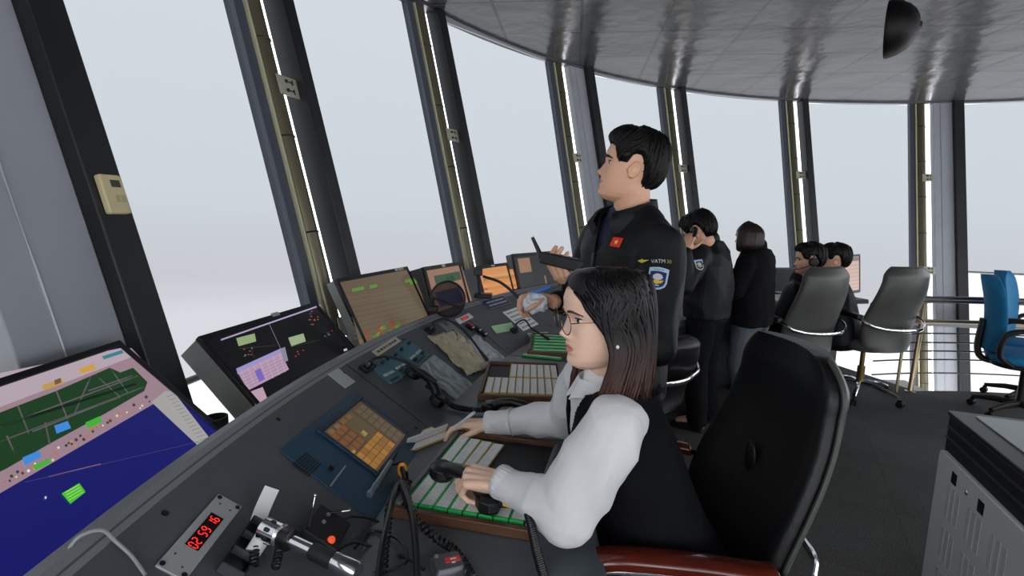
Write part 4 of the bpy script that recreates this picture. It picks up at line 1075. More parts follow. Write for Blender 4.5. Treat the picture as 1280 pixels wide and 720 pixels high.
m = MB(); m.torus(.098, .006, Mh @ T(-.014, 0, .125) @ RY(PI/2) @ RZ(PI/2), 24, 8, 0, PI, sx=.96, sy=1.12); hs_ = m.build('headset', black_pl, P1)
for q_ in (1, -1): m = MB(); m.lathe([(.02, 0), (.034, .004), (.034, .018), (.024, .026)], 20, Mh @ T(-.014, q_*.074, .105) @ RX(-q_*PI/2)); m.build('ear_cup', black_mt, hs_)
m = MB(); m.tube([Mh @ V(p) for p in ((-.01, .1, .095), (.04, .1, .07), (.085, .07, .05), (.105, .03, .045))], .003, 8); m.build('boom_microphone', black_pl, hs_)
e2 = aty(1044, 326, 4.12)
seated('last seated man in dark jacket, cropped hair, facing away at the far desk', (2.72, 4.12), (-.72, .69), e2, 1.0, .9, hair_crop(51), (jacket_m, trous_m), (-.9, .42, -.02), .43)
# ================================================================== chairs
leather = mat('black_leather', (17, 17, 19), .42, noise_=(30, .1), bump=(90, .25), spec=.35)
leather_g = mat('sheen_grey_leather', (78, 79, 75), .42, noise_=(5, .15), bump=(60, .3))  # grey puts the sheen of dark leather into the base colour
maho = mat('mahogany_lacquer', (88, 30, 18), .18, noise_=(14, .3), coat=.6)
def exec_chair(label, M, lm, wood, spin=0., back_top=1.14, tilt=.10, group='high-backed office chairs', bw=.25, trim=None):
    o = thing('office_chair', label, 'chair', M, group)      # local: faces +x
    m = MB(); rings = []
    for z, k in ((.43, .9), (.445, .98), (.47, 1.0), (.495, .97), (.515, .86)): rings.append([(p[0]*k+.02, p[1]*k, z+(.018*(p[0] > .15)*-(p[0]-.15)/.1)) for p in rrect(.50, .50, .12, 8)])
    m.loft(rings); m.build('seat', lm, o, local=True, smooth=60)
    # backrest: padded, curved, with rounded shoulders
    m = MB(); rings = []; n = 44
    for i in range(n+1):
        t = i/n; z = .44+(back_top-.44)*t; w_ = bw*(.86+.16*math.sin(PI*min(1, t*1.05+.12))-.0*t)
        if t > .88: w_ *= math.sqrt(max(.06, 1-((t-.88)/.125)**2*.55))
        if t < .06: w_ *= .86+.14*t/.06
        x = -.235-tilt*(t**1.3)*1.0+.035*math.sin(t*PI*1.7+.3); th = .045*(1 if t < .9 else 1-.5*(t-.9)/.1)
        ring = []
        for a in [2*PI*k/36 for k in range(36)]:
            cy = math.copysign(abs(math.cos(a))**.6, math.cos(a)); cx = math.copysign(abs(math.sin(a))**.7, math.sin(a))
            ring.append((x+cx*th+.05*(cy*cy)*.9, cy*w_, z))
        rings.append(ring)
    m.loft(rings); bk = m.build('backrest', lm, o, local=True, smooth=70)
    if trim:
        tm = MB(); pts = []
        for q in (1, -1):
            col_ = [r[0 if q == 1 else 18] for r in rings]; pts = [V(p)+V((-.012, q*.004, 0)) for p in col_]
            tm = MB(); tm.tube(pts, .006, 8); tm.build('edge_piping', trim, bk, local=True)
    for yy in (.0,):
        m = MB(); x = -.235-tilt*.45+.035*math.sin(.55*PI*1.7+.3)+.046; m.ell((x, yy, .44+(back_top-.44)*.56), (.010, .027, .048)); m.build('button', lm, bk, local=True)
    for q in (1, -1):
        y = q*.29
        m = MB(); pts = [(.20, y, .735), (.14, y, .742), (.0, y, .735), (-.12, y, .722), (-.17, y*.98, .715)]
        P = bez(pts, 6); m.loft([[ (p.x, p.y+a*(.028 if j else .028), p.z+b_) for a, b_ in ((-1, -.012), (-.8, -.017), (.8, -.017), (1, -.012), (1, .006), (.6, .014), (-.6, .014), (-1, .006))] for j, p in enumerate(P)])
        ar = m.build('armrest', wood, o, local=True, smooth=50, bevel=.004)
        m = MB(); pts = bez([(-.30, q*.20, .64), (-.26, q*.265, .66), (-.17, y, .70), (.05, y, .712), (.19, y, .71), (.215, y, .66), (.15, y, .52), (.05, q*.26, .43)], 8)
        m.tube(pts, .013, 10, flat=.45); m.build('arm_frame', chrome, ar, local=True)
    m = MB(); m.tube(bez([(-.30, .20, .64), (-.345, .12, .635), (-.36, 0, .632), (-.345, -.12, .635), (-.30, -.20, .64)], 8), .014, 10, flat=.5); m.build('back_bar', chrome, o, local=True)
    m = MB(); m.tube([(0, 0, .10), (0, 0, .26)], .028, 16); m.tube([(0, 0, .26), (0, 0, .43)], .018, 16); m.build('gas_column', mat('tan_steel_column', (150, 128, 84), .3, .8), o, local=True)
    m = MB(); m.box((0, 0, .42), (.22, .18, .03)); m.build('mechanism', black_pl, o, local=True, bevel=.006)
    for k in range(5):
        a = spin+2*PI*k/5; R = RZ(a)
        m = MB(); m.tube([R @ V(p) for p in ((.02, 0, .115), (.10, 0, .118), (.20, 0, .10), (.29, 0, .07))], [.024, .02, .017, .014], 10); lg = m.build('leg', chrome, o, local=True)
        m = MB()
        for s_ in (.014, -.014): m.lathe([(.016, -.009), (.026, -.007), (.026, .007), (.016, .009)], 16, R @ T(.30, s_, .026) @ RX(PI/2))
        m.box((0, 0, .045), (.03, .016, .036), R @ T(.295, 0, 0)); m.build('caster', black_pl, lg, local=True)
    return o
def place_M(x, y, fx, fy): return frame((x, y, 0), V((fx, fy, 0)), V((-fy, fx, 0)))
exec_chair('large black leather chair with mahogany armrests under the seated woman', place_M(.385, 1.235, -1, .03), leather, maho, .3, 1.125, .085, bw=.252, trim=mat('grey_green_piping', (62, 66, 62), .5))
exec_chair('grey-lit leather high-backed chair behind the man with the headset', place_M(2.17, 3.92, -.35, .94), leather_g, black_pl, .5, 1.11, .05)
exec_chair('grey-lit leather high-backed chair at the far desk beside the railing', place_M(2.90, 4.1, -.28, .96), leather_g, black_pl, .9, 1.11, .05)
exec_chair('black leather chair with chrome arms mostly hidden behind the standing young man', place_M(.64, 2.72, -.3, .95), leather, black_pl, .2, .86, .1)
blue = mat('blue_chair_fabric', (22, 116, 164), .9, noise_=(120, .12), bump=(500, .3))
def blue_chair(label, M, spin):
    o = thing('swivel_chair', label, 'chair', M, 'blue swivel chairs')
    m = MB(); rings = []
    for z, k in ((.42, .88), (.435, .98), (.46, 1.0), (.485, .96), (.497, .82)): rings.append([(p[0]*k, p[1]*k, z) for p in rrect(.46, .47, .13, 8)])
    m.loft(rings); m.build('seat', blue, o, local=True, smooth=60)
    m = MB(); m.loft([[(p[0]*k, p[1]*k, z) for p in rrect(.44, .45, .12, 8)] for z, k in ((.385, .8), (.40, .97), (.425, 1.0))]); m.build('seat_shell', black_mt, o, local=True, smooth=50)
    def backp(k, x0, th):
        rings = []
        for i in range(17):
            t = i/16; z = .50+.56*t; w_ = .215*k*(.72+.34*math.sin(PI*(t*.75+.12)))*(1 if t < .82 else math.sqrt(max(.05, 1-((t-.82)/.185)**2))); x = x0-.06*t+.03*math.sin(t*PI)
            rings.append([(x+th*math.copysign(abs(math.sin(a))**.8, math.sin(a))+.05*math.cos(a)**2, w_*math.copysign(abs(math.cos(a))**.7, math.cos(a)), z) for a in [2*PI*j/32 for j in range(32)]])
        return rings
    m = MB(); m.loft(backp(1., -.235, .035)); m.build('backrest', blue, o, local=True, smooth=70)
    m = MB(); m.tube(bez([(-.10, 0, .40), (-.24, 0, .41), (-.285, 0, .50), (-.275, 0, .72)], 8), .022, 10, flat=2.); m.build('back_stem', black_mt, o, local=True)
    for q in (1, -1):
        m = MB(); m.tube(bez([(-.12, q*.23, .42), (-.2, q*.27, .50), (-.17, q*.275, .66), (-.02, q*.275, .69), (.10, q*.275, .66), (.12, q*.265, .56), (.05, q*.23, .42)], 8), .017, 10, flat=1.3); m.build('armrest', black_mt, o, local=True)
    m = MB(); m.tube([(0, 0, .08), (0, 0, .40)], .026, 14); m.build('gas_column', black_pl, o, local=True)
    for k in range(5):
        R = RZ(spin+2*PI*k/5); m = MB(); m.tube([R @ V(p) for p in ((.02, 0, .10), (.15, 0, .095), (.28, 0, .07))], [.026, .022, .016], 10); lg = m.build('leg', black_mt, o, local=True)
        m = MB(); [m.lathe([(.016, -.009), (.025, -.007), (.025, .007), (.016, .009)], 16, R @ T(.28, s_, .025) @ RX(PI/2)) for s_ in (.014, -.014)]; m.box((0, 0, .045), (.026, .016, .04), R @ T(.275, 0, 0)); m.build('caster', black_pl, lg, local=True)
blue_chair('blue fabric swivel chair at the right edge, nearer of the two', place_M(3.86, 3.72, .80, -.55), .2)
blue_chair('blue fabric swivel chair mostly cut off, behind the other blue chair', place_M(4.26, 4.04, .6, -.8), .6)
# ================================================================== equipment cabinet, bottom right
c0 = V((1.615, 1.80, 0)); tn = V((-.17, -.44, 0)).normalized(); nr = V((tn.y, -tn.x, 0)); nr = nr if nr.x < 0 else -nr
CM = frame(c0, tn, V((0, 0, 1)))           # x along the front towards the camera, y up, z = out of the front
if CM.to_3x3().col[2].dot(nr) < 0: CM = frame(c0, -tn, V((0, 0, 1)))
sx = 1 if CM.to_3x3().col[0].dot(tn) > 0 else -1
cab = thing('equipment_cabinet', 'low silver and black equipment cabinet with perforated door, cut off at the lower right', 'cabinet', CM)
CWD, CHT, CDP = .62, .735, .55
sil = mat('silver_door_paint', (226, 227, 230), .45, .0, noise_=(4, .03))
m = MB(); m.box((sx*CWD/2, CHT/2, -CDP/2), (CWD, CHT, CDP)); m.build('body', black_mt, cab, local=True, bevel=.008)
m = MB(); m.rprism(CWD-.03, .585, .02, 0, .018, c=(sx*CWD/2, .315)); d = m.build('door', sil, cab, local=True, bevel=.003)
for k in range(3):
    for r in range(3):
        for j in range(3):
            pm_ = MB()
            pm_.box((sx*(.13+.15*k+.012*j*3), .46-.155*r, .0185), (.022, .115, .001))
            pm_.build('perforated_strip', mat('perforated_grey', (206, 208, 211), .6), d, local=True)
for x in (.155, .345): m = MB(); m.box((sx*x, .555, .0185), (.036, .040, .003)); m.build('latch_hole', black_pl, d, local=True)
m = MB(); m.lathe([(.0085, 0), (.0085, .004), (.006, .006)], 16, T(sx*.255, .555, .018)); m.box((sx*.255, .555, .024), (.003, .012, .003)); m.build('lock', chrome, d, local=True)
for y in (.655, .695): m = MB(); m.box((sx*CWD/2, y, .002), (CWD-.02, .006, .006)); m.build('grille_line', mat('grille_grey', (70, 72, 74), .4), cab, local=True)
m = MB(); m.rprism(CWD+.01, CDP+.01, .012, 0, .014, T(0, CHT, 0) @ RX(-PI/2), c=(sx*CWD/2, CDP/2)); m.build('top_rim', mat('dark_rim', (58, 60, 64), .3, .4), cab, local=True, bevel=.003)
m = MB(); m.rprism(CWD-.07, CDP-.10, .012, .0145, .018, T(0, CHT, 0) @ RX(-PI/2), c=(sx*CWD/2, CDP/2+.01)); m.build('top_plate', mat('brushed_top', (170, 176, 176), .3, .5), cab, local=True)
m = MB(); m.box((sx*.30, CHT+.0195, -.2), (.22, .003, .05)); m.build('vent_slot', black_pl, cab, local=True)
for x in (.06, .56):
    for z in (-.06, -.49): m = MB(); m.lathe([(.018, 0), (.02, .01)], 12, T(sx*x, 0.0, z) @ RX(-PI/2)); m.build('foot', black_pl, cab, local=True)
# ================================================================== railing at the stair well
rl = thing('railing', 'curved steel railing with thin rods beside the far windows', 'railing', pol(90, 3.42, 0))
tan_m = mat('brass_tinted_steel', (168, 150, 122), .3, .75); rail_m = mat('dark_steel_rail', (92, 92, 94), .3, .7)
def rarc(r, z, a0=104, a1=-30, n=60): return [pol(a0+(a1-a0)*k/n, r, z) for k in range(n+1)]
for z, r, rad_, mm_, nm in ((.80, 3.47, .02, rail_m, 'top_rail'), (.775, 3.44, .012, rail_m, 'top_rail'), (.60, 3.45, .018, tan_m, 'middle_rail')):
    m = MB(); m.tube(rarc(r, z), rad_, 10); m.build(nm, mm_, rl)
for z in (.50, .42, .345, .27, .15):
    m = MB(); m.tube(rarc(3.43+.02*z, z), .007, 8); m.build('rod', rail_m, rl)
for a in (98.0, 74, 50, 26, 2, -22):
    m = MB(); m.tube([pol(a, 3.385, .002), pol(a-2.4, 3.50, .80)], .021, 12); m.build('post', tan_m, rl)
    m = MB(); m.lathe([(.04, 0), (.04, .006), (.024, .012)], 18, T(*pol(a, 3.385, 0))); m.build('post_foot', tan_m, rl)
    m = MB(); m.tube([pol(a+2.2, 3.392, .0), pol(a+1.2, 3.44, .52)], .012, 10); m.build('strut', tan_m, rl)
st = MB(); st.prism([(p.x, p.y) for p in [pol(98-k, 3.43) for k in range(0, 10)]+[pol(88+k, 4.2) for k in range(0, 11)]], -.22, -.16)
tag(st.build('trim_61', mat('pale_stair_tread', (206, 204, 200), .7), smooth=0), 'pale stair tread just below the floor edge by the railing', 'stair', kind='structure')
# ================================================================== ceiling speaker, thermostat
sp_ = aty(1113, 37, 3.3); SM = frame(sp_, V((0, .2, 1)), V((0, 1, 0)), V((-1, .05, 0)))
cs = thing('ceiling_speaker', 'black half-dome speaker hung under the ceiling at the upper right', 'speaker', sp_)
DM = frame(sp_, V((.62, .79, 0)), V((0, 0, 1)), V((.79, -.62, 0)))
m = MB(); m.lathe([(.162, -.02), (.165, -.008), (.160, .012), (.150, .045), (.128, .085), (.095, .118), (.055, .138), (.001, .145)], 40, DM); m.build('dome', mat('speaker_black', (9, 9, 10), .5, spec=.25), cs, smooth=60)
m = MB(); m.lathe([(.155, -.021), (.001, -.028)], 40, DM); m.build('grille', mat('speaker_grille', (20, 20, 21), .7, bump=(600, 1.)), cs)
m = MB(); m.box((.01, .0, .143), (.05, .03, .02), DM); m.build('knuckle', black_pl, cs)
m = MB(); m.tube([sp_+V((.05, 0, .13)), V((sp_.x+.05, sp_.y, H+.002))], .014, 12); m.build('ceiling_stem', black_pl, cs)
CF = colframe(174.75); n_ = CF.to_3x3() @ V((0, 0, 1)); pt = CF.inverted() @ atplane(131, 244, CF @ V((0, 0, .0605)), n_)
TM = CF @ T(-.052, pt.y, .0605)
th = thing('thermostat', 'small beige wall thermostat on the black mullion at left', 'thermostat', TM)
m = MB(); m.rprism(.062, .098, .006, 0, .016); m.build('case', mat('aged_beige_plastic', (206, 194, 152), .5), th, local=True, bevel=.003)
m = MB(); m.box((.008, .026, .0165), (.026, .018, .002)); m.build('display', mat('lcd_dark', (70, 76, 68), .2), th, local=True)
for x in (.0, .016): m = MB(); m.box((x+.002, -.012, .017), (.011, .018, .003)); m.build('button', mat('beige_button', (176, 166, 132), .5), th, local=True, bevel=.001)
# ================================================================== things on the console
def slope_n(p):
    a = math.atan2(p.y-CY, p.x-CX); k = (Z_RIDGE-Z_DESK)/(R_RIDGE-R_FOLD)
    return V((-k*math.cos(a), -k*math.sin(a), 1)).normalized()
def quadM(pts, flat=None, lift=.0006):
    """frame of a thing lying on the slope (or the flat top) from its four corners ll, lr, ur, ul"""
    P = [onslope(*p) if flat is None else atz(*p, flat) for p in pts]
    c = (P[0]+P[1]+P[2]+P[3])/4; x = (P[1]-P[0])+(P[2]-P[3]); y = (P[3]-P[0])+(P[2]-P[1])
    n = slope_n(c) if flat is None else V((0, 0, 1)); w_, h_ = x.length/2, y.length/2
    x = x-n*x.dot(n)
    r = math.hypot(c.x-CX, c.y-CY)
    if flat is None: c.z = Z_DESK+(r-R_FOLD)*(Z_RIDGE-Z_DESK)/(R_RIDGE-R_FOLD)
    return frame(c+n*lift, x, n.cross(x), n), w_, h_
def onflat(px, py, z=.75): return atz(px, py, z)
paper_m = mat('white_paper', (226, 228, 228), .8); clear_m = see_through('clear_plastic', (.82, .84, .85), .10, .12)
teal = mat('teal_panel', (64, 108, 124), .5); navy = mat('navy_panel', (32, 68, 94), .4); navy2 = mat('navy_bezel', (22, 50, 72), .35)
red_led = glow((255, 44, 34), 1.6)
# ---- clock
M, w_, h_ = quadM([(195, 708), (270, 624), (298, 636), (234, 720)])
w_, h_ = .185, .0475
ck = thing('clock', 'silver digital clock panel with red numerals set in the near console slope', 'clock', M)
m = MB(); m.rprism(w_, h_, .002, 0, .004); m.build('face_plate', mat('brushed_aluminium', (186, 188, 190), .4, .35, bump=(500, .1)), ck, local=True, bevel=.0008)
m = MB(); m.box((0.004, 0, .0042), (.082, .0235, .001)); dsp = m.build('display', mat('led_window', (30, 8, 10), .2), ck, local=True)
SEG = {'0': 'abcdef', '1': 'bc', '2': 'abged', '5': 'afgcd', '6': 'afgedc', '9': 'abcdfg'}
def seg7(mb, ch, x, y, w, h, t, z):
    q = {'a': ((x-w/2, y+h/2), (x+w/2, y+h/2)), 'g': ((x-w/2, y), (x+w/2, y)), 'd': ((x-w/2, y-h/2), (x+w/2, y-h/2)), 'f': ((x-w/2, y), (x-w/2, y+h/2)), 'b': ((x+w/2, y), (x+w/2, y+h/2)), 'e': ((x-w/2, y-h/2), (x-w/2, y)), 'c': ((x+w/2, y-h/2), (x+w/2, y))}
    for s_ in SEG[ch]:
        a, b = q[s_]; a, b = V((*a, z)), V((*b, z)); d = (b-a).normalized(); n = V((-d.y, d.x, 0)); a += d*t*.3; b -= d*t*.3
        mb.add([a+d*t*.5+n*t/2, b-d*t*.5+n*t/2, b, b-d*t*.5-n*t/2, a+d*t*.5-n*t/2, a], [(0, 1, 2, 3, 4, 5)])
for i, (ch, x) in enumerate(zip('025916', (-.0355, -.0245, -.007, .004, .0215, .0325))):
    m = MB(); seg7(m, ch, x+.003, 0, .0066, .0150, .0020, .0050); m.build('numeral', red_led, dsp, local=True, smooth=0)
for x in (-.085, .085):
    for y in (-.018, .018): m = MB(); m.lathe([(.0042, .004), (.0042, .0055), (.002, .006)], 14, T(x, y, 0)); m.build('screw', black_pl, ck, local=True)
for x, y in ((-.075, -.008), (.072, .010), (.070, -.011), (-.06, .013)): m = MB(); m.lathe([(.0018, .004), (.0018, .0046)], 8, T(x, y, 0)); m.build('button', dark_grey_pl, ck, local=True)
# ---- touch panel
M, w_, h_ = quadM([(464, 644), (535, 556), (438, 488), (348, 570)])
tp = thing('touch_panel', 'navy touch screen panel with amber keys set in the console slope', 'touch panel', M)
m = MB(); m.rprism(w_, h_, .004, 0, .005); m.build('frame_plate', navy, tp, local=True, bevel=.001)
Q = [(471, 586), (512, 541), (443, 505), (400, 549)]; q_ = [M.inverted() @ onslope(*p) for p in Q]
sx0, sx1 = (q_[0].x+q_[3].x)/2, (q_[1].x+q_[2].x)/2; sy0, sy1 = (q_[0].y+q_[1].y)/2, (q_[2].y+q_[3].y)/2
cx_, cy_, sw, sh = (sx0+sx1)/2, (sy0+sy1)/2, sx1-sx0, sy1-sy0
for c, d in (((cx_, sy1+.008, .007), (sw+.03, .014, .008)), ((cx_, sy0-.004, .007), (sw+.03, .008, .006)), ((sx0-.006, cy_, .007), (.011, sh, .007)), ((sx1+.010, cy_, .007), (.018, sh, .008))):
    m = MB(); m.box(c, d); m.build('bezel', navy2, tp, local=True, bevel=.002)
m = MB(); mats_ = [glow((104, 82, 56), .5)]; m.quad((sx0, sy0, .0055), (sx1, sy0, .0055), (sx1, sy1, .0055), (sx0, sy1, .0055))
def key(x, y, w, h, col):
    g_ = glow(col, .5)
    if g_ not in mats_: mats_.append(g_)
    m.k = mats_.index(g_); X0 = sx0+sw*x; Y0 = sy0+sh*y
    m.quad((X0, Y0, .0058), (X0+sw*w, Y0, .0058), (X0+sw*w, Y0+sh*h, .0058), (X0, Y0+sh*h, .0058))
random.seed(2)
for r in range(3):
    for c in range(6): key(.02+c*.108, .04+r*.125, .10, .112, random.choice([(196, 138, 60), (186, 128, 56), (204, 146, 66), (176, 122, 58)]))
for r in range(3):
    for c in range(3): key(.03+c*.11, .45+r*.16, .09, .12, (150, 98, 56))
key(.36, .42, .3, .55, (112, 94, 64)); key(.4, .5, .1, .1, (214, 190, 92)); key(.02, .44, .06, .05, (214, 190, 92))
for r in range(7):
    for c in range(2): key(.72+c*.13, .05+r*.13, .11, .10, (116, 104, 80))
for c in range(4): key(.05+c*.15, .88, .1, .09, (150, 118, 78))
link('screen', m.mesh('screen'), mats_, tp, None, 0)
c_ = M.inverted() @ onslope(383, 582)
m = MB()
for r in range(7):
    for c in range(9): m.lathe([(.0026, .0052), (.0026, .0056)], 8, T(c_.x-.028+c*.007, c_.y-.02+r*.0068, 0))
m.build('speaker_grille', mat('grille_black', (10, 14, 18), .6), tp, local=True)
c_ = M.inverted() @ onslope(412, 588); m = MB(); m.lathe([(.006, .004), (.0055, .013), (.004, .014)], 14, T(c_.x, c_.y, 0)); m.build('knob', black_pl, tp, local=True)
a_, b_ = M.inverted() @ onslope(430, 585), M.inverted() @ onslope(412, 609); m = MB(); m.tube([(a_.x, a_.y, .0065), (b_.x, b_.y, .0065)], .0022, 8); m.build('stylus_bar', silver, tp, local=True)
# ---- flat labels, tags and papers on the slope
def slab(name, label, cat, pts, m_, t=.0015, flat=None, curl=0., sub=None, group=None, r=.001):
    M, w_, h_ = quadM(pts, flat); o = thing(name, label, cat, M, group); mb = MB()
    if curl:
        n = 14; top = []
        for i in range(n+1): u = i/n; top.append([(-w_/2, -h_/2+h_*u, curl*(u-.35)**2*4*h_ if u > .35 else 0), (w_/2, -h_/2+h_*u, curl*(u-.35)**2*4*h_ if u > .35 else 0), (w_/2, -h_/2+h_*u, t+(curl*(u-.35)**2*4*h_ if u > .35 else 0)), (-w_/2, -h_/2+h_*u, t+(curl*(u-.35)**2*4*h_ if u > .35 else 0))])
        mb.loft(top)
    else: mb.rprism(w_, h_, min(r, w_/3), 0, t)
    mb.build('sheet', m_, o, local=True, smooth=40); o['_w'] = w_; o['_h'] = h_
    return o, M, w_, h_
ink = mat('grey_ink', (120, 124, 130), .8)
def scribble(o, w_, h_, rows, z=.0018, m_=None, seed=1, name='writing', cover=.8):
    random.seed(seed); mb = MB()
    for i in range(rows):
        y = h_/2-h_*(i+.7)/(rows+.4); x = -w_*cover/2
        while x < w_*cover/2:
            l = random.uniform(.03, .12)*w_; mb.box((x+l/2, y, z), (l, h_/(rows*3.2), .0003)); x += l+w_*.025
    mb.build(name, m_ or ink, o, local=True, smooth=0)
o, M, a, b = slab('paper_tag', 'curled white paper tag with printed lines beside the clock panel', 'tag', [(303, 668), (322, 672), (341, 634), (323, 627)], paper_m, .001, curl=.25); scribble(o, a, b*.6, 6, .0035, seed=4)
slab('clear_label', 'pale translucent sticker on the slope above the navy touch panel', 'sticker', [(432, 485), (446, 476), (421, 462), (408, 469)], mat('frosted_label', (178, 184, 186), .5), .0008)
o, M, a, b = slab('label_strip', 'beige label strip along the console ridge by the teal modules', 'label', [(472, 446), (501, 426), (494, 421), (464, 439)], mat('beige_label', (196, 190, 170), .6), .001)
scribble(o, a, b, 1, .0012, mat('dark_label_ink', (90, 84, 76), .8), 6)
o, M, a, b = slab('sign_plate', 'dark blue sign plate with two lines of white lettering on the far console slope', 'sign', [(613, 387), (640, 378), (627, 370), (599, 377)], mat('sign_navy', (26, 40, 74), .45), .003)
mb = MB(); mb.box((0, b/2-.003, .0032), (a-.006, .0016, .0005)); mb.box((0, -b/2+.003, .0032), (a-.006, .0016, .0005)); mb.box((a/2-.003, 0, .0032), (.0016, b-.006, .0005)); mb.box((-a/2+.003, 0, .0032), (.0016, b-.006, .0005)); mb.build('border_line', mat('sign_white', (196, 204, 214), .6), o, local=True, smooth=0)
scribble(o, a*.8, b*.78, 2, .0034, mat('sign_white', (196, 204, 214), .6), 8, 'lettering', .95)
o, M, a, b = slab('paper_sheet', 'white paper sheet taped on the far slope below the blue sign plate', 'paper', [(655, 412), (676, 403), (645, 385), (627, 392)], paper_m, .0008, group='papers on the console'); scribble(o, a, b, 5, .001, seed=12)
o, M, a, b = slab('paper_sheet', 'white paper sheet near the standing mans hands on the far slope', 'paper', [(703, 392), (716, 382), (700, 372), (686, 378)], paper_m, .0008, group='papers on the console')
# crumpled plastic and papers between the goosenecks
def crumple(name, label, cat, pts, m_, amp, lift, seed, group=None, extra=None):
    M, w_, h_ = quadM(pts, None, lift); o = thing(name, label, cat, M, group); n = 26; vs = []; fs = []
    for j in range(n+1):
        for i in range(n+1):
            x = -w_/2+w_*i/n; y = -h_/2+h_*j/n; e = 1+.05*noise.noise(V((j*.25, seed, 0)))*(abs(i-n/2)/n*2)
            z = amp*(abs(noise.noise(V((x*22+seed, y*22, 0))))*1.3+.5*abs(noise.noise(V((x*55, y*55+seed, 3))))); vs.append((x*e, y*e, z))
    for j in range(n):
        for i in range(n): a = j*(n+1)+i; fs.append((a, a+1, a+n+2, a+n+1))
    mb = MB(); mb.add(vs, fs); ob = mb.build('sheet', m_, o, local=True, smooth=22); s_ = ob.modifiers.new('t', 'SOLIDIFY'); s_.thickness = .0006; s_.offset = 1
    return o, M, w_, h_
crumple('paper_bag', 'crumpled beige paper in plastic on the slope between two gooseneck microphones', 'paper', [(583, 469), (617, 459), (565, 414), (532, 422)], mat('beige_waxed_paper', (186, 176, 146), .3, noise_=(18, .15)), .014, .002, 3)
crumple('plastic_sleeve', 'clear plastic document sleeve on the slope beside the teal modules', 'plastic sleeve', [(580, 500), (596, 480), (540, 446), (515, 468)], mat('grey_plastic_sleeve', (136, 146, 150), .2, spec=.8), .005, .0012, 5, 'plastic document sleeves')
crumple('plastic_sleeve', 'clear plastic document sleeve partly under the beige paper, nearer the trays', 'plastic sleeve', [(617, 466), (634, 445), (592, 421), (572, 434)], mat('pale_plastic_sleeve', (158, 164, 168), .2, spec=.8), .008, .0012, 9, 'plastic document sleeves')
# ---- teal radio modules
def module(label, pts, knobs, seed):
    M, w_, h_ = quadM(pts); o = thing('radio_module', label, 'radio module', M, 'teal radio modules')
    m = MB(); m.rprism(w_, h_, .0015, 0, .004); m.build('face_plate', teal, o, local=True, bevel=.0006)
    random.seed(seed)
    for k in range(knobs):
        x = -w_*.28+w_*.56*(k % 2); y = h_*.36-h_*.62*(k//2)/max(1, (knobs-1)//2)
        m = MB(); m.lathe([(.0062, .004), (.0058, .016), (.0045, .018)], 16, T(x, y, 0)); m.box((x, y+.002, .0182), (.0012, .005, .0006)); m.build('knob', black_pl, o, local=True)
    for k in range(2):
        m = MB(); m.box((-w_*.22+w_*.44*k, -h_*.12, .0055), (w_*.34, h_*.10, .004)); m.build('button', mat('pale_button', (176, 184, 184), .5), o, local=True, bevel=.0008)
    for x in (-1, 1):
        for y in (-1, 1): m = MB(); m.lathe([(.0022, .004), (.0022, .0048)], 8, T(x*(w_/2-.005), y*(h_/2-.005), 0)); m.build('screw', silver, o, local=True)
    m = MB(); m.box((0, -h_*.38, .0045), (w_*.6, h_*.07, .001)); m.build('name_strip', mat('dark_strip', (18, 26, 32), .5), o, local=True)
    return o
module('teal radio module nearest the camera, with the gooseneck base on it', [(487, 482), (503, 474), (476, 450), (460, 457)], 2, 1)
module('middle teal radio module of three, with pale buttons', [(503, 471), (519, 463), (492, 441), (475, 450)], 4, 2)
module('farthest teal radio module of three, with four black knobs', [(519, 460), (538, 445), (508, 425), (494, 439)], 4, 3)
# ---- grey intercom panel, red display, switches
M, w_, h_ = quadM([(575, 430), (586, 424), (560, 402), (547, 405)]); o = thing('intercom_panel', 'grey intercom panel with dark window under the second gooseneck', 'panel', M)
m = MB(); m.rprism(w_, h_, .002, 0, .004); m.build('face_plate', mat('grey_faceplate', (116, 122, 126), .5), o, local=True, bevel=.0006)
m = MB(); m.box((0, -h_*.1, .0045), (w_*.3, h_*.36, .001)); m.build('display', mat('dark_blue_lcd', (40, 54, 72), .2), o, local=True)
for y in (.36, .44): m = MB(); m.lathe([(.004, .004), (.004, .007)], 10, T(0, h_*y, 0)); m.build('button', black_pl, o, local=True)
M, w_, h_ = quadM([(575, 405), (592, 397), (585, 392), (568, 400)]); o = thing('counter_display', 'small white panel with red numerals on the mid console slope', 'display', M)
m = MB(); m.rprism(w_, h_, .0015, 0, .004); m.build('face_plate', mat('white_faceplate', (206, 208, 210), .5), o, local=True, bevel=.0006)
m = MB(); m.box((0, 0, .0043), (w_*.48, h_*.5, .001)); dsp = m.build('display', mat('led_window', (30, 8, 10), .2), o, local=True)
for k in range(4): m = MB(); seg7(m, '0215'[k] if False else '0250'[k], -w_*.16+w_*.107*k, 0, w_*.06, h_*.3, h_*.07, .0052); m.build('numeral', red_led, dsp, local=True, smooth=0)
sw_lab = ['black switch box with a red lamp, nearest of the row below the red display', 'black switch box in the middle of the row below the red display', 'black switch box farthest along the row below the red display']
for k, c in enumerate(((587, 410), (596, 413), (603, 418))):
    P = onslope(*c); n = slope_n(P); t = V((0, 0, 1)).cross(n).normalized(); M = frame(P, t, n.cross(t), n)
    o = thing('switch_box', sw_lab[k], 'switch', M, 'switch boxes on the slope'); m = MB(); m.rprism(.034, .042, .003, 0, .016); m.build('case', black_pl, o, local=True, bevel=.002)
    m = MB(); m.box((0, .004, .019), (.014, .020, .007), None); m.build('rocker', mat('red_rocker', (190, 30, 36), .4) if k == 0 else dark_grey_pl, o, local=True, bevel=.002)
    m = MB(); m.box((0, -.014, .0165), (.024, .005, .001)); m.build('label_tab', white_pl, o, local=True)
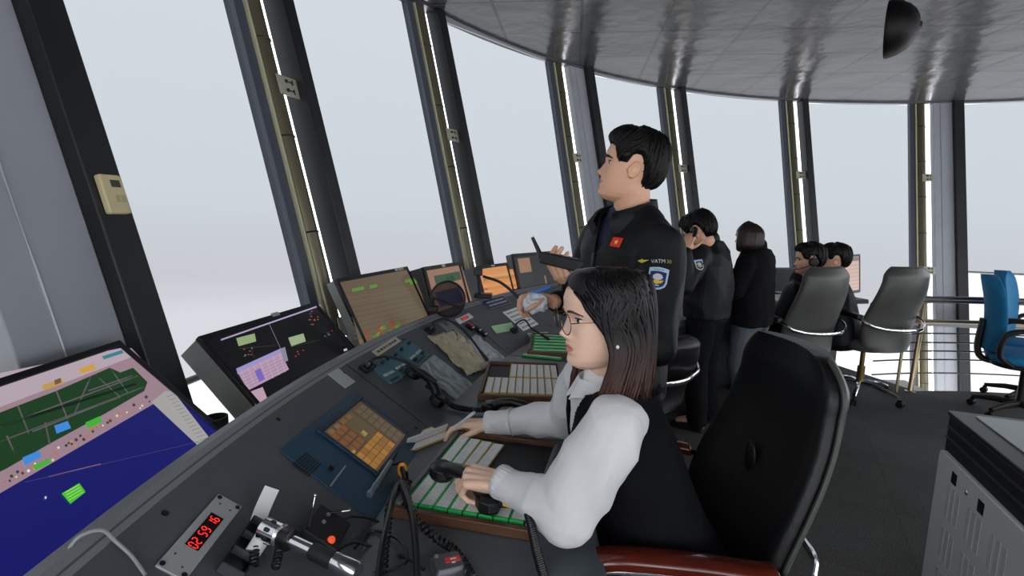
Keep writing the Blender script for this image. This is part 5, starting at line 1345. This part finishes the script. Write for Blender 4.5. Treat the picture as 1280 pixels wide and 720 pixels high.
# ---- gooseneck microphones
def gooseneck(label, base, mids, tip, onflat_=False, head=True):
    P = onslope(*base); n = slope_n(P); o = thing('gooseneck_microphone', label, 'microphone', P, 'gooseneck microphones')
    t = V((0, 0, 1)).cross(n).normalized(); M = frame(P, t, n.cross(t), n)
    m = MB(); m.rprism(.055, .035, .006, 0, .014, M); m.lathe([(.014, .012), (.012, .03), (.007, .036)], 16, M); m.build('base', black_pl, o, bevel=.002)
    pts = [P+n*.03]+mids+[tip]; m = MB(); m.tube(bez(pts, 10), .0048, 10); m.build('neck', black_mt, o)
    d = (V(tip)-V(mids[-1])).normalized(); m = MB(); m.tube([V(tip)-d*.005, V(tip)+d*.03, V(tip)+d*.05], [.006, .0085, .007], 14); m.build('capsule', black_mt, o)
    return o
b1 = onslope(457, 461); b2 = onslope(537, 414); b3 = onslope(642, 414)
gooseneck('gooseneck microphone arching from the nearest teal module over the plastic sleeve', (457, 461), [aty(468, 448, b1.y+.02), aty(484, 446, b1.y+.06), aty(505, 452, b1.y+.06)], aty(530, 468, b1.y+.06))
gooseneck('gooseneck microphone arching over the crumpled beige paper', (537, 414), [aty(541, 403, b2.y+.02), aty(557, 399, b2.y+.05), aty(580, 413, b2.y+.03)], aty(601, 440, b2.y-.05))
gooseneck('gooseneck microphone on the far slope beside the green strip tray', (642, 414), [aty(646, 404, b3.y+.02), aty(656, 400, b3.y+.05), aty(664, 410, b3.y+.04)], aty(678, 419, b3.y-.02))
# ---- round pop filter on its own neck
c_ = aty(560, 374, 2.40); nrm = V((.35, -.9, .25)).normalized(); x_ = nrm.cross(V((0, 0, 1))).normalized(); FM = frame(c_, x_, nrm.cross(x_)*-1, nrm)
pf = thing('pop_filter', 'round black mesh pop filter on a thin neck before the squarish monitor', 'pop filter', onslope(541, 389))
m = MB(); m.torus(.085, .005, FM, 40, 10, sx=.98); m.build('ring', black_pl, pf)
m = MB(); m.lathe([(.082, -.0006), (.082, .0006)], 40, FM); m.build('mesh', see_through('black_mesh', (.42, .42, .46), .02, .4), pf)
e_ = onslope(541, 389); m = MB(); m.tube(bez([e_, e_+V((0, 0, .06)), FM @ V((-.075, .05, 0))], 8), .005, 8); m.build('neck', black_mt, pf)
m = MB(); m.box(e_+V((0, 0, .012)), (.05, .04, .024)); m.build('clamp', black_pl, pf, bevel=.003)
# small black camera-like holder by monitor 5
P = onslope(604, 372); o = thing('phone_holder', 'small black gadget on a bracket beside the orange striped monitor', 'holder', P)
m = MB(); m.box(P+V((0, 0, .012)), (.1, .07, .024)); m.build('base', black_pl, o, bevel=.004); m = MB(); m.tube([P+V((-.02, 0, .02)), P+V((-.03, 0, .13))], .009, 10); m.build('stem', black_mt, o)
m = MB(); m.box(P+V((-.03, -.01, .145)), (.05, .03, .04)); m.build('head', black_pl, o, bevel=.005)
m = MB(); m.tube(bez([P+V((.0, 0, .12)), P+V((.10, -.1, .10)), P+V((.2, -.3, .05)), P+V((.26, -.45, .02))], 8), .008, 8); m.build('arm', black_mt, o)

# ================================================================== flight strips and trays (flat top)
green_h = mat('green_strip_holder', (46, 188, 92), .4); amber_h = mat('amber_strip_holder', (206, 180, 96), .45); strip_p = mat('strip_paper', (224, 226, 222), .8)
def strip_print():
    nt = strip_p.node_tree; N = nt.nodes; L = nt.links; tc = N.new('ShaderNodeTexCoord'); br = N.new('ShaderNodeTexBrick'); br.inputs['Scale'].default_value = 1
    br.inputs['Brick Width'].default_value = .018; br.inputs['Row Height'].default_value = .0065; br.inputs['Mortar Size'].default_value = .0006; br.offset = .3
    br.inputs['Color1'].default_value = (.97, .97, .95, 1); br.inputs['Color2'].default_value = (.88, .89, .88, 1); br.inputs['Mortar'].default_value = (.55, .57, .60, 1)
    L.new(tc.outputs['Object'], br.inputs[0]); L.new(br.outputs[0], N['Principled BSDF'].inputs['Base Color'])
strip_print()
wood = mat('walnut_frame', (92, 62, 44), .45, noise_=(30, .2)); tray_grey = mat('grey_tray_edge', (104, 108, 110), .45); felt = mat('dark_tray_bed', (22, 24, 26), .6)
strip_proto = {}
def flight_strip(label, M, L_, W_, hm_, group, raise_=.0):
    key_ = (round(L_, 3), round(W_, 3), hm_.name)
    if key_ in strip_proto:
        return copy_tree(strip_proto[key_], M, label)
    o = thing('flight_strip', label, 'flight strip', M, group)     # y along the strip
    m = MB(); m.box((0, 0, .003), (W_, L_, .005)); m.box((-W_/2+.0012, 0, .0065), (.0024, L_, .006)); m.box((0, -L_/2+.003, .0065), (W_, .006, .006)); m.build('holder', hm_, o, local=True, bevel=.0006)
    m = MB(); m.box((.0012, .002, .0068), (W_-.0044, L_-.011, .0022)); m.build('paper', strip_p, o, local=True)
    strip_proto[key_] = o; return o
def tray(label, M, w_, h_, frame_m, t=.014, bed=felt, side_m=None):
    o = thing('strip_tray', label, 'tray', M, 'flight strip trays')
    m = MB(); m.box((0, 0, t/2), (w_, h_, t)); m.build('bed', bed, o, local=True, bevel=.002)
    for c, d, nm, mm_ in (((0, -h_/2-.008, t*.75), (w_+.032, .016, t*1.5), 'front_rail', frame_m), ((0, h_/2+.006, t*.9), (w_+.024, .012, t*1.8), 'back_rail', frame_m), ((-w_/2-.006, 0, t*.95), (.012, h_, t*1.9), 'side_rail', side_m or frame_m), ((w_/2+.006, 0, t*.95), (.012, h_, t*1.9), 'side_rail', side_m or frame_m)):
        m = MB(); m.box(c, d); m.build(nm, mm_, o, local=True, bevel=.0025)
    return o
# tray 1, in front of the woman
M1, w_, h_ = quadM([(514, 640), (686, 656), (677, 564), (560, 542)], .765); M1.translation.z = .7505
w_ = .285; h_ = .40
tray('wooden flight strip tray with green holders under the womans hands', M1, w_, h_, wood, .016, side_m=tray_grey)
pos = ['leftmost', 'second from left', 'third from left', 'fourth from left', 'fifth from left', 'sixth from left', 'seventh from left', 'rightmost']
for k in range(8):
    M = M1 @ T(-w_/2+.020+k*.0348, -h_/2+.103, .0165); flight_strip('white strip in green holder, %s in near row under the held handset' % pos[k], M, .188, .0325, green_h, 'flight strips in the womans tray')
for k in range(4):
    M = M1 @ T(-w_/2+.020+k*.0348, -h_/2+.297-.004*k, .0165) @ RZ(-.02*k)
    flight_strip('white strip in %s holder, %s of the short row beyond the held handset' % (('green', 'green', 'amber', 'amber')[k], ('first', 'second', 'third', 'last')[k]), M, .168-.004*k, .0325, green_h if k < 2 else amber_h, 'flight strips in the womans tray')
# tray 2, mid desk
M2, w_, h_ = quadM([(588, 494), (694, 497), (703, 459), (626, 456)], .765); M2.translation.z = .7505
tray('wooden tray full of amber strips beyond the womans hands', M2, w_, h_, wood, .016)
n2 = int((w_-.02)//.027); ords = ['first', 'second', 'third', 'fourth', 'fifth', 'sixth', 'seventh', 'eighth', 'ninth', 'tenth', 'eleventh', 'twelfth', 'thirteenth']
for r in range(2):
    for k in range(n2):
        if r == 1 and k < 3: continue
        L_ = h_*.47; M = M2 @ T(-w_/2+.018+k*(w_-.036)/(n2-1), -h_/2+L_*.53+r*L_*1.04, .0165); flight_strip('white strip in amber holder, %s from left in %s row of the amber tray' % (ords[k], ('near', 'far')[r]), M, L_, .0265, amber_h, 'amber flight strips in the dark tray')
# tray 3, green, by the standing man
M3, w_, h_ = quadM([(652, 440), (722, 443), (730, 422), (676, 420)], .765); M3.translation.z = .7505
tray('farther tray of bright green strips before the standing man', M3, w_, h_, wood, .016, bed=mat('green_bed', (40, 150, 78), .5))
for k in range(6):
    M = M3 @ T(0, -h_/2+.024+k*(h_-.044)/5, .0165) @ RZ(PI/2); flight_strip('white flight strip in green holder, %s in the farther green tray' % ('nearest', 'second', 'third', 'fourth', 'fifth', 'farthest')[k], M, w_*.92, .026, green_h, 'strips in the far green tray')
# loose ones
Mx, a, b = quadM([(655, 449), (698, 453), (699, 446), (657, 441)], .752); flight_strip('long green strip holder lying loose in front of the green tray', Mx @ RZ(PI/2), .19, .026, green_h, 'loose strip holders')
Mx, a, b = quadM([(502, 567), (512, 572), (533, 531), (523, 527)], .752); Mx.translation.z = .7508; flight_strip('amber edged strip lying between navy panel and near tray', Mx, .165, .03, amber_h, 'loose strip holders')
Mx, a, b = quadM([(516, 571), (533, 578), (553, 537), (543, 531)], .752); Mx.translation.z = .7508; flight_strip('open strip holder leaning beside the near tray', Mx, .16, .032, amber_h, 'loose strip holders')
ll = thing('folded_strip', 'folded white strip standing up between two amber holders', 'paper', Mx @ T(-.02, 0, 0)); m = MB(); m.prism([(-.003, 0), (.0, .0), (.016, .034), (.014, .035)], -.075, .075, Mx @ T(-.02, 0, .0) @ RX(PI/2)); m.build('paper', paper_m, ll)
for k, (pts, lab) in enumerate((([(664, 426), (690, 424), (684, 416), (660, 418)], 'pale green strip card on the slope beside the far gooseneck'), ([(618, 417), (644, 411), (640, 405), (616, 409)], 'pale green card lying across the slope by the black switches'))):
    slab('strip_card', lab, 'card', pts, mat('pale_green_card', (166, 206, 160), .6), .002, curl=.08)

# ================================================================== handsets, plugs, cables at the near end
def handset_body(o, M, L=.2, m_=None):
    """local: x along the grip, z towards the ear side"""
    m = MB(); m.tube([M @ V(p) for p in ((-L*.36, 0, -.004), (-L*.2, 0, -.020), (0, 0, -.026), (L*.2, 0, -.020), (L*.36, 0, -.004))], [.019, .0155, .0145, .0155, .019], 14); g_ = m.build('grip', m_ or black_pl, o)
    for x in (-L*.41, L*.41):
        m = MB(); m.lathe([(.018, -.018), (.029, -.010), (.031, .008), (.027, .016), (.020, .019), (.001, .017)], 8 if x > 0 else 24, M @ T(x, 0, 0)); m.build('earpiece' if x < 0 else 'mouthpiece', m_ or black_pl, o, smooth=30, bevel=.001)
pA, pB = aty(556, 590, 1.135), aty(607, 624, 1.045); ax = (pB-pA).normalized(); cc = (pA+pB)/2
hM = frame(cc, ax, V((0, 0, 1)).cross(ax)) ; zz = V((0, 0, -1)); hM = frame(cc, ax, zz.cross(ax), zz)
hs = thing('telephone_handset', 'black telephone handset held by the woman above the strips', 'telephone', cc)
handset_body(hs, hM, .19)
q0 = hM @ V((.10, 0, 0)); m = MB(); path = bez([q0, aty(642, 634, 1.0), aty(660, 640, .95)], 8); m.tube(path, .0032, 8); m.build('lead', black_pl, hs)
m = MB(); m.tube([aty(630, 630, 1.012), aty(639, 633, 1.003)], .0048, 8); m.build('yellow_sleeve', mat('yellow_tape', (226, 196, 40), .5), hs)
m = MB(); coil(m, bez([aty(660, 640, .95), aty(664, 655, .93), aty(670, 685, .90), aty(682, 730, .86)], 8), .0075, .0026, 34); m.build('coiled_cord', black_pl, hs)
pen('blue and white ballpoint pen in the womans right hand', Rwr_w+V((-.135, .0, -.04)), Rwr_w+V((-.045, -.055, .055)), .0042, bodym=mat('pen_white_barrel', (206, 210, 220), .35))
# second handset lying on the desk below the right forearm
P = onflat(640, 512, .775); hM2 = frame(P, V((.95, -.3, 0)), V((.3, .95, 0))); h2 = thing('telephone_handset', 'black telephone handset lying on the desk beyond the womans right wrist', 'telephone', P); handset_body(h2, hM2 @ RX(PI), .19)
# third handset on the slope with coil going right
P = onslope(527, 489); n = slope_n(P); hM3 = frame(P+n*.03, V((.5, -.75, -.2)), n.cross(V((.5, -.75, -.2)))); h3 = thing('telephone_handset', 'black telephone handset lying on the slope under the nearest gooseneck', 'telephone', P)
tt = V((.80, -.5, -.3)); tt = (tt-n*tt.dot(n)).normalized(); hM3 = frame(P+n*.028, tt, n.cross(tt), n); handset_body(h3, hM3 @ RX(PI), .17)
m = MB(); coil(m, bez([P+n*.03, onslope(548, 498)+n*.02, onflat(566, 507, .765), onflat(590, 512, .765), onflat(612, 512, .765)], 8), .008, .0028, 36); m.build('coiled_cord', black_pl, h3)
# chrome signal lamp
A_ = aty(338, 664, .80); B_ = aty(440, 712, .735); d = (B_-A_).normalized(); SM_ = frame(A_, d.cross(V((0, 0, 1))), d.cross(d.cross(V((0, 0, 1)))), d); Lg = (B_-A_).length
sl_ = thing('signal_lamp', 'chrome tubular signal lamp with slotted head lying on the near console', 'lamp', A_)
m = MB(); m.lathe([(.017, -.014), (.0195, -.012), (.0195, .022), (.015, .026)], 32, SM_); hd = m.build('slotted_head', chrome, sl_, smooth=40)
for k in range(8): m = MB(); R_ = SM_ @ RZ(2*PI*k/8); m.rprism(.012, .007, .0034, .0188, .0201, R_ @ T(0, 0, .006) @ RY(PI/2)); m.build('slot', black_pl, hd)
m = MB(); m.lathe([(.016, .026), (.0175, .028), (.0175, .045), (.014, .047)], 28, SM_); m.build('collar', black_pl, sl_, smooth=40)
m = MB(); m.lathe([(.0105, .047), (.0105, Lg*.55)], 24, SM_); m.build('tube', chrome, sl_, smooth=40)
m = MB(); m.lathe([(.0125, Lg*.53), (.0135, Lg*.55), (.0135, Lg*.78), (.012, Lg*.79)], 24, SM_); m.build('rubber_grip', black_mt, sl_, smooth=40)
m = MB(); m.lathe([(.012, Lg*.78), (.0150, Lg*.80), (.0150, Lg*1.05), (.013, Lg*1.07)], 28, SM_); m.build('tail_cap', chrome, sl_, smooth=40)
# rack with three open slots
P = [onslope(*p) for p in ((283, 712), (315, 660), (338, 672), (312, 724))]
M, w_, h_ = quadM([(268, 715), (312, 655), (335, 668), (300, 728)]); o = thing('slot_rack', 'black rack with three open slots between clock and chrome lamp', 'rack', M)
m = MB(); m.box((0, 0, .003), (w_, h_, .006)); m.build('tray_base', black_pl, o, local=True)
for k in range(4): m = MB(); m.box((-w_/2+w_*k/3, 0, .010), (.0035, h_, .018)); m.build('divider', mat('grey_divider', (92, 94, 98), .4, .4), o, local=True)
for y in (-1, 1): m = MB(); m.box((0, y*h_/2, .010), (w_, .003, .018)); m.build('rail', black_pl, o, local=True)
pc_ = thing('paper_roll', 'white rolled paper sticking out of the black slot rack', 'paper', M @ T(-.01, 0, .012)); m = MB(); m.lathe([(.013, 0), (.014, .036), (.012, .036), (.012, 0)], 24, M @ T(-.012, -.012, .014) @ RY(1.1) @ RZ(.3)); m.build('sheet', paper_m, pc_)
# two-antenna receiver box
P = onslope(400, 672); n = slope_n(P); t = V((0, 1, 0)); t = (t-n*t.dot(n)).normalized(); M = frame(P+n*.001, t, n.cross(t), n); o = thing('wireless_receiver', 'black wireless receiver box with two telescopic antennas and an orange lamp', 'receiver', M)
m = MB(); m.rprism(.085, .075, .004, 0, .030); m.build('case', black_mt, o, local=True, bevel=.003)
for (ax_, ay_), tp_ in (((-.03, .03), (394, 619)), ((.034, .012), (437, 638))):
    b_ = M @ V((ax_, ay_, .028)); e_ = aty(*tp_, b_.y+.02); m = MB(); m.tube([b_, b_.lerp(e_, .6)], .0022, 8); an = m.build('antenna_base', black_pl, o); m = MB(); m.tube([b_.lerp(e_, .58), e_], .0013, 8); m.ell(e_, (.003, .003, .003)); m.build('antenna', chrome, an)
m = MB(); m.lathe([(.0075, .028), (.0072, .033), (.005, .0365), (.001, .038)], 18, T(-.03, -.018, 0)); m.build('lamp', mat('orange_lamp', (240, 84, 40), .3, emis=.9), o, local=True)
for x in (.0, .024): m = MB(); m.lathe([(.004, .030), (.004, .033)], 10, T(x, .012, 0)); m.build('button', silver, o, local=True)
# orange plug, silver connector and black cables
P = onslope(495, 598); n = slope_n(P)
op = thing('cable_plug', 'orange ringed cable plug hanging over the corner of the navy panel', 'plug', P); c = P+n*.03; dM = frame(c, V((1, 0, 0)), V((0, .4, 1)))
m = MB(); m.torus(.011, .0052, dM @ RX(.4), 24, 10, sx=.8, sy=1.25); m.build('ring', mat('orange_plastic', (232, 150, 40), .4), op)
m = MB(); m.tube([c+V((0, 0, .012)), c+V((.006, 0, -.012)), c+V((.010, -.01, -.03))], [.007, .009, .008], 12); m.build('plug_body', black_pl, op)
A_ = onslope(458, 624)+n*.012; B_ = onslope(482, 586)+n*.03; d = (B_-A_).normalized(); SM_ = frame(A_, d.cross(V((0, 0, 1))), d.cross(d.cross(V((0, 0, 1)))), d); Lg = (B_-A_).length
o = thing('cable_connector', 'grey metal cable connector lying on the navy panel beside the orange plug', 'connector', A_); gm_ = mat('grey_metal', (142, 154, 166), .35, .6)
m = MB(); m.lathe([(.0075, 0), (.0088, .003), (.0088, .010), (.007, .012), (.0068, .032), (.0082, .034), (.0082, .040), (.0066, .042), (.006, Lg*.95)], 22, SM_); m.build('sleeve', gm_, o, smooth=35)
m = MB(); m.tube([SM_ @ V((0, 0, Lg*.93)), SM_ @ V((0, 0, Lg*1.25))], [.0055, .0035], 12); m.build('strain_relief', black_pl, o)
m = MB(); m.tube(bez([SM_ @ V((0, 0, Lg*1.2)), aty(490, 580, B_.y+.02), c+V((0, 0, .02))], 8), .0028, 8); m.build('lead', black_pl, o)
def cable(label, pts, r, coil_=None, group='black cables at the near desk end', m_=None):
    o = thing('cable', label, 'cable', V(pts[0]), group); m = MB()
    if coil_: coil(m, bez(pts, 8), coil_[0], r, coil_[1])
    else: m.tube(bez(pts, 10), r, 8)
    m.build('cord', m_ or black_pl, o); return o
K = c+V((.008, -.01, -.03))
def up_(px, py, h): p = onslope(px, py); return p+slope_n(p)*h
cable('thick black cable dropping from the orange plug to the lower frame edge, left one', [K, onflat(496, 608, .835), onflat(487, 642, .84), onflat(478, 684, .83), onflat(468, 760, .79)], .0062)
cable('thick black cable looping from the orange plug down past the tray corner', [K, onflat(503, 606, .835), onflat(513, 634, .845), onflat(519, 676, .83), onflat(523, 760, .79)], .0062)
cable('black coiled cord hanging straight down from the orange plug', [K+V((.0, .005, 0)), onflat(489, 625, .82), onflat(485, 655, .81), onflat(480, 700, .80), onflat(478, 760, .79)], .0024, (.0068, 40))
cable('black coiled cord curving right under the near tray corner', [K+V((.01, 0, 0)), onflat(507, 615, .815), onflat(518, 645, .80), onflat(545, 672, .768), onflat(572, 692, .765), onflat(606, 750, .765)], .0025, (.0075, 46))
for k, (pts, lab) in enumerate((([(428, 652), (440, 648), (470, 655), (492, 690), (470, 712)], 'thin black cable loop beside the receiver antennas'), ([(440, 690), (462, 668), (500, 676), (506, 705), (450, 725)], 'black cable loop lying behind the chrome lamp'), ([(410, 700), (440, 684), (480, 700), (505, 696), (530, 712)], 'black cable running from the receiver to the right'))):
    cable(lab, [onslope(*p)+slope_n(onslope(*p))*(.006+.004*k) if p[0] < 500 else onflat(*p, .762) for p in pts], .0034)
cable('black coiled cord wrapped round the chrome lamp head', [onslope(318, 722)+V((0, 0, .02)), onslope(322, 700)+V((0, 0, .03)), onslope(340, 680)+V((0, 0, .035)), onslope(352, 690)+V((0, 0, .03)), onslope(345, 724)+V((0, 0, .02))], .0022, (.006, 30))
cable('thin grey cable looping over the console ridge below the large monitor', [onslope(113, 705)+V((-.04, 0, .0)), onslope(116, 690)+V((-.02, 0, .02)), onslope(128, 683)+V((0, 0, .025)), onslope(145, 686)+V((0, 0, .012)), onslope(165, 700)+V((0, 0, .006)), onslope(182, 722)+V((0, 0, .004))], .0026, m_=mat('grey_cable', (150, 152, 154), .4))
# headset amplifier with red label
P = onflat(560, 716, .75); o = thing('headset_amplifier', 'small silver and black cable junction box with a red label', 'box', P)
M = frame(P, V((.9, .35, 0)), V((-.35, .9, 0))) @ Matrix.Scale(.72, 4); m = MB(); m.loft([[M @ V((p[0]*k, p[1]*k, z)) for p in rrect(.085, .075, .014, 5)] for z, k in ((0, .95), (.006, 1), (.026, .98), (.036, .82))]); m.build('case', mat('grey_case', (96, 98, 104), .3, .4), o, smooth=50)
m = MB(); m.box((.012, 0, .0365), (.042, .020, .003), M); lb = m.build('label', mat('red_label', (222, 60, 66), .5), o, bevel=.001)
m = MB(); m.box((.014, .0, .0383), (.016, .005, .0004), M); m.box((.012, -.013, .0370), (.010, .005, .001), M); m.build('label_mark', white_pl, lb)
m = MB(); m.lathe([(.006, .034), (.006, .040), (.003, .042)], 14, M @ T(-.026, .022, 0)); m.build('knob', silver, o)
# black post by the window behind the large monitor
P = pol(176.4, 4.63, .645); o = thing('marker_cup', 'short black cylinder standing on the shelf between the two nearest monitors', 'cup', P)
m = MB(); m.lathe([(.026, 0), (.026, .28), (.022, .28), (.022, .02)], 24, T(*P)); m.build('cup', black_mt, o, smooth=40)
# papers and folders on the far desk
random.seed(19)
for k, (a, r, w_, h_, rot, col, lab) in enumerate(((113, 4.02, .30, .21, .3, (206, 208, 204), 'open white booklet on the far desk before the man with the headset'), (116, 3.90, .21, .30, -.5, (214, 206, 186), 'cream paper pad on the far desk near the headset mans hands'), (110.5, 4.08, .3, .21, .1, (120, 146, 152), 'teal folder lying on the far desk behind the white booklet'))):
    P = pol(a, r, .7506); M = T(*P) @ RZ(rot); o = thing('paper_pad', lab, 'paper', M, 'papers on the far desk'); m = MB(); m.rprism(w_, h_, .004, 0, .018); m.build('pages', mat('pages_%d' % k, col, .7), o, local=True)
    m = MB(); m.rprism(w_*.96, h_*.96, .004, .018, .0195, RZ(.05)); m.build('top_sheet', mat('top_%d' % k, tuple(min(255, c+14) for c in col), .7), o, local=True)
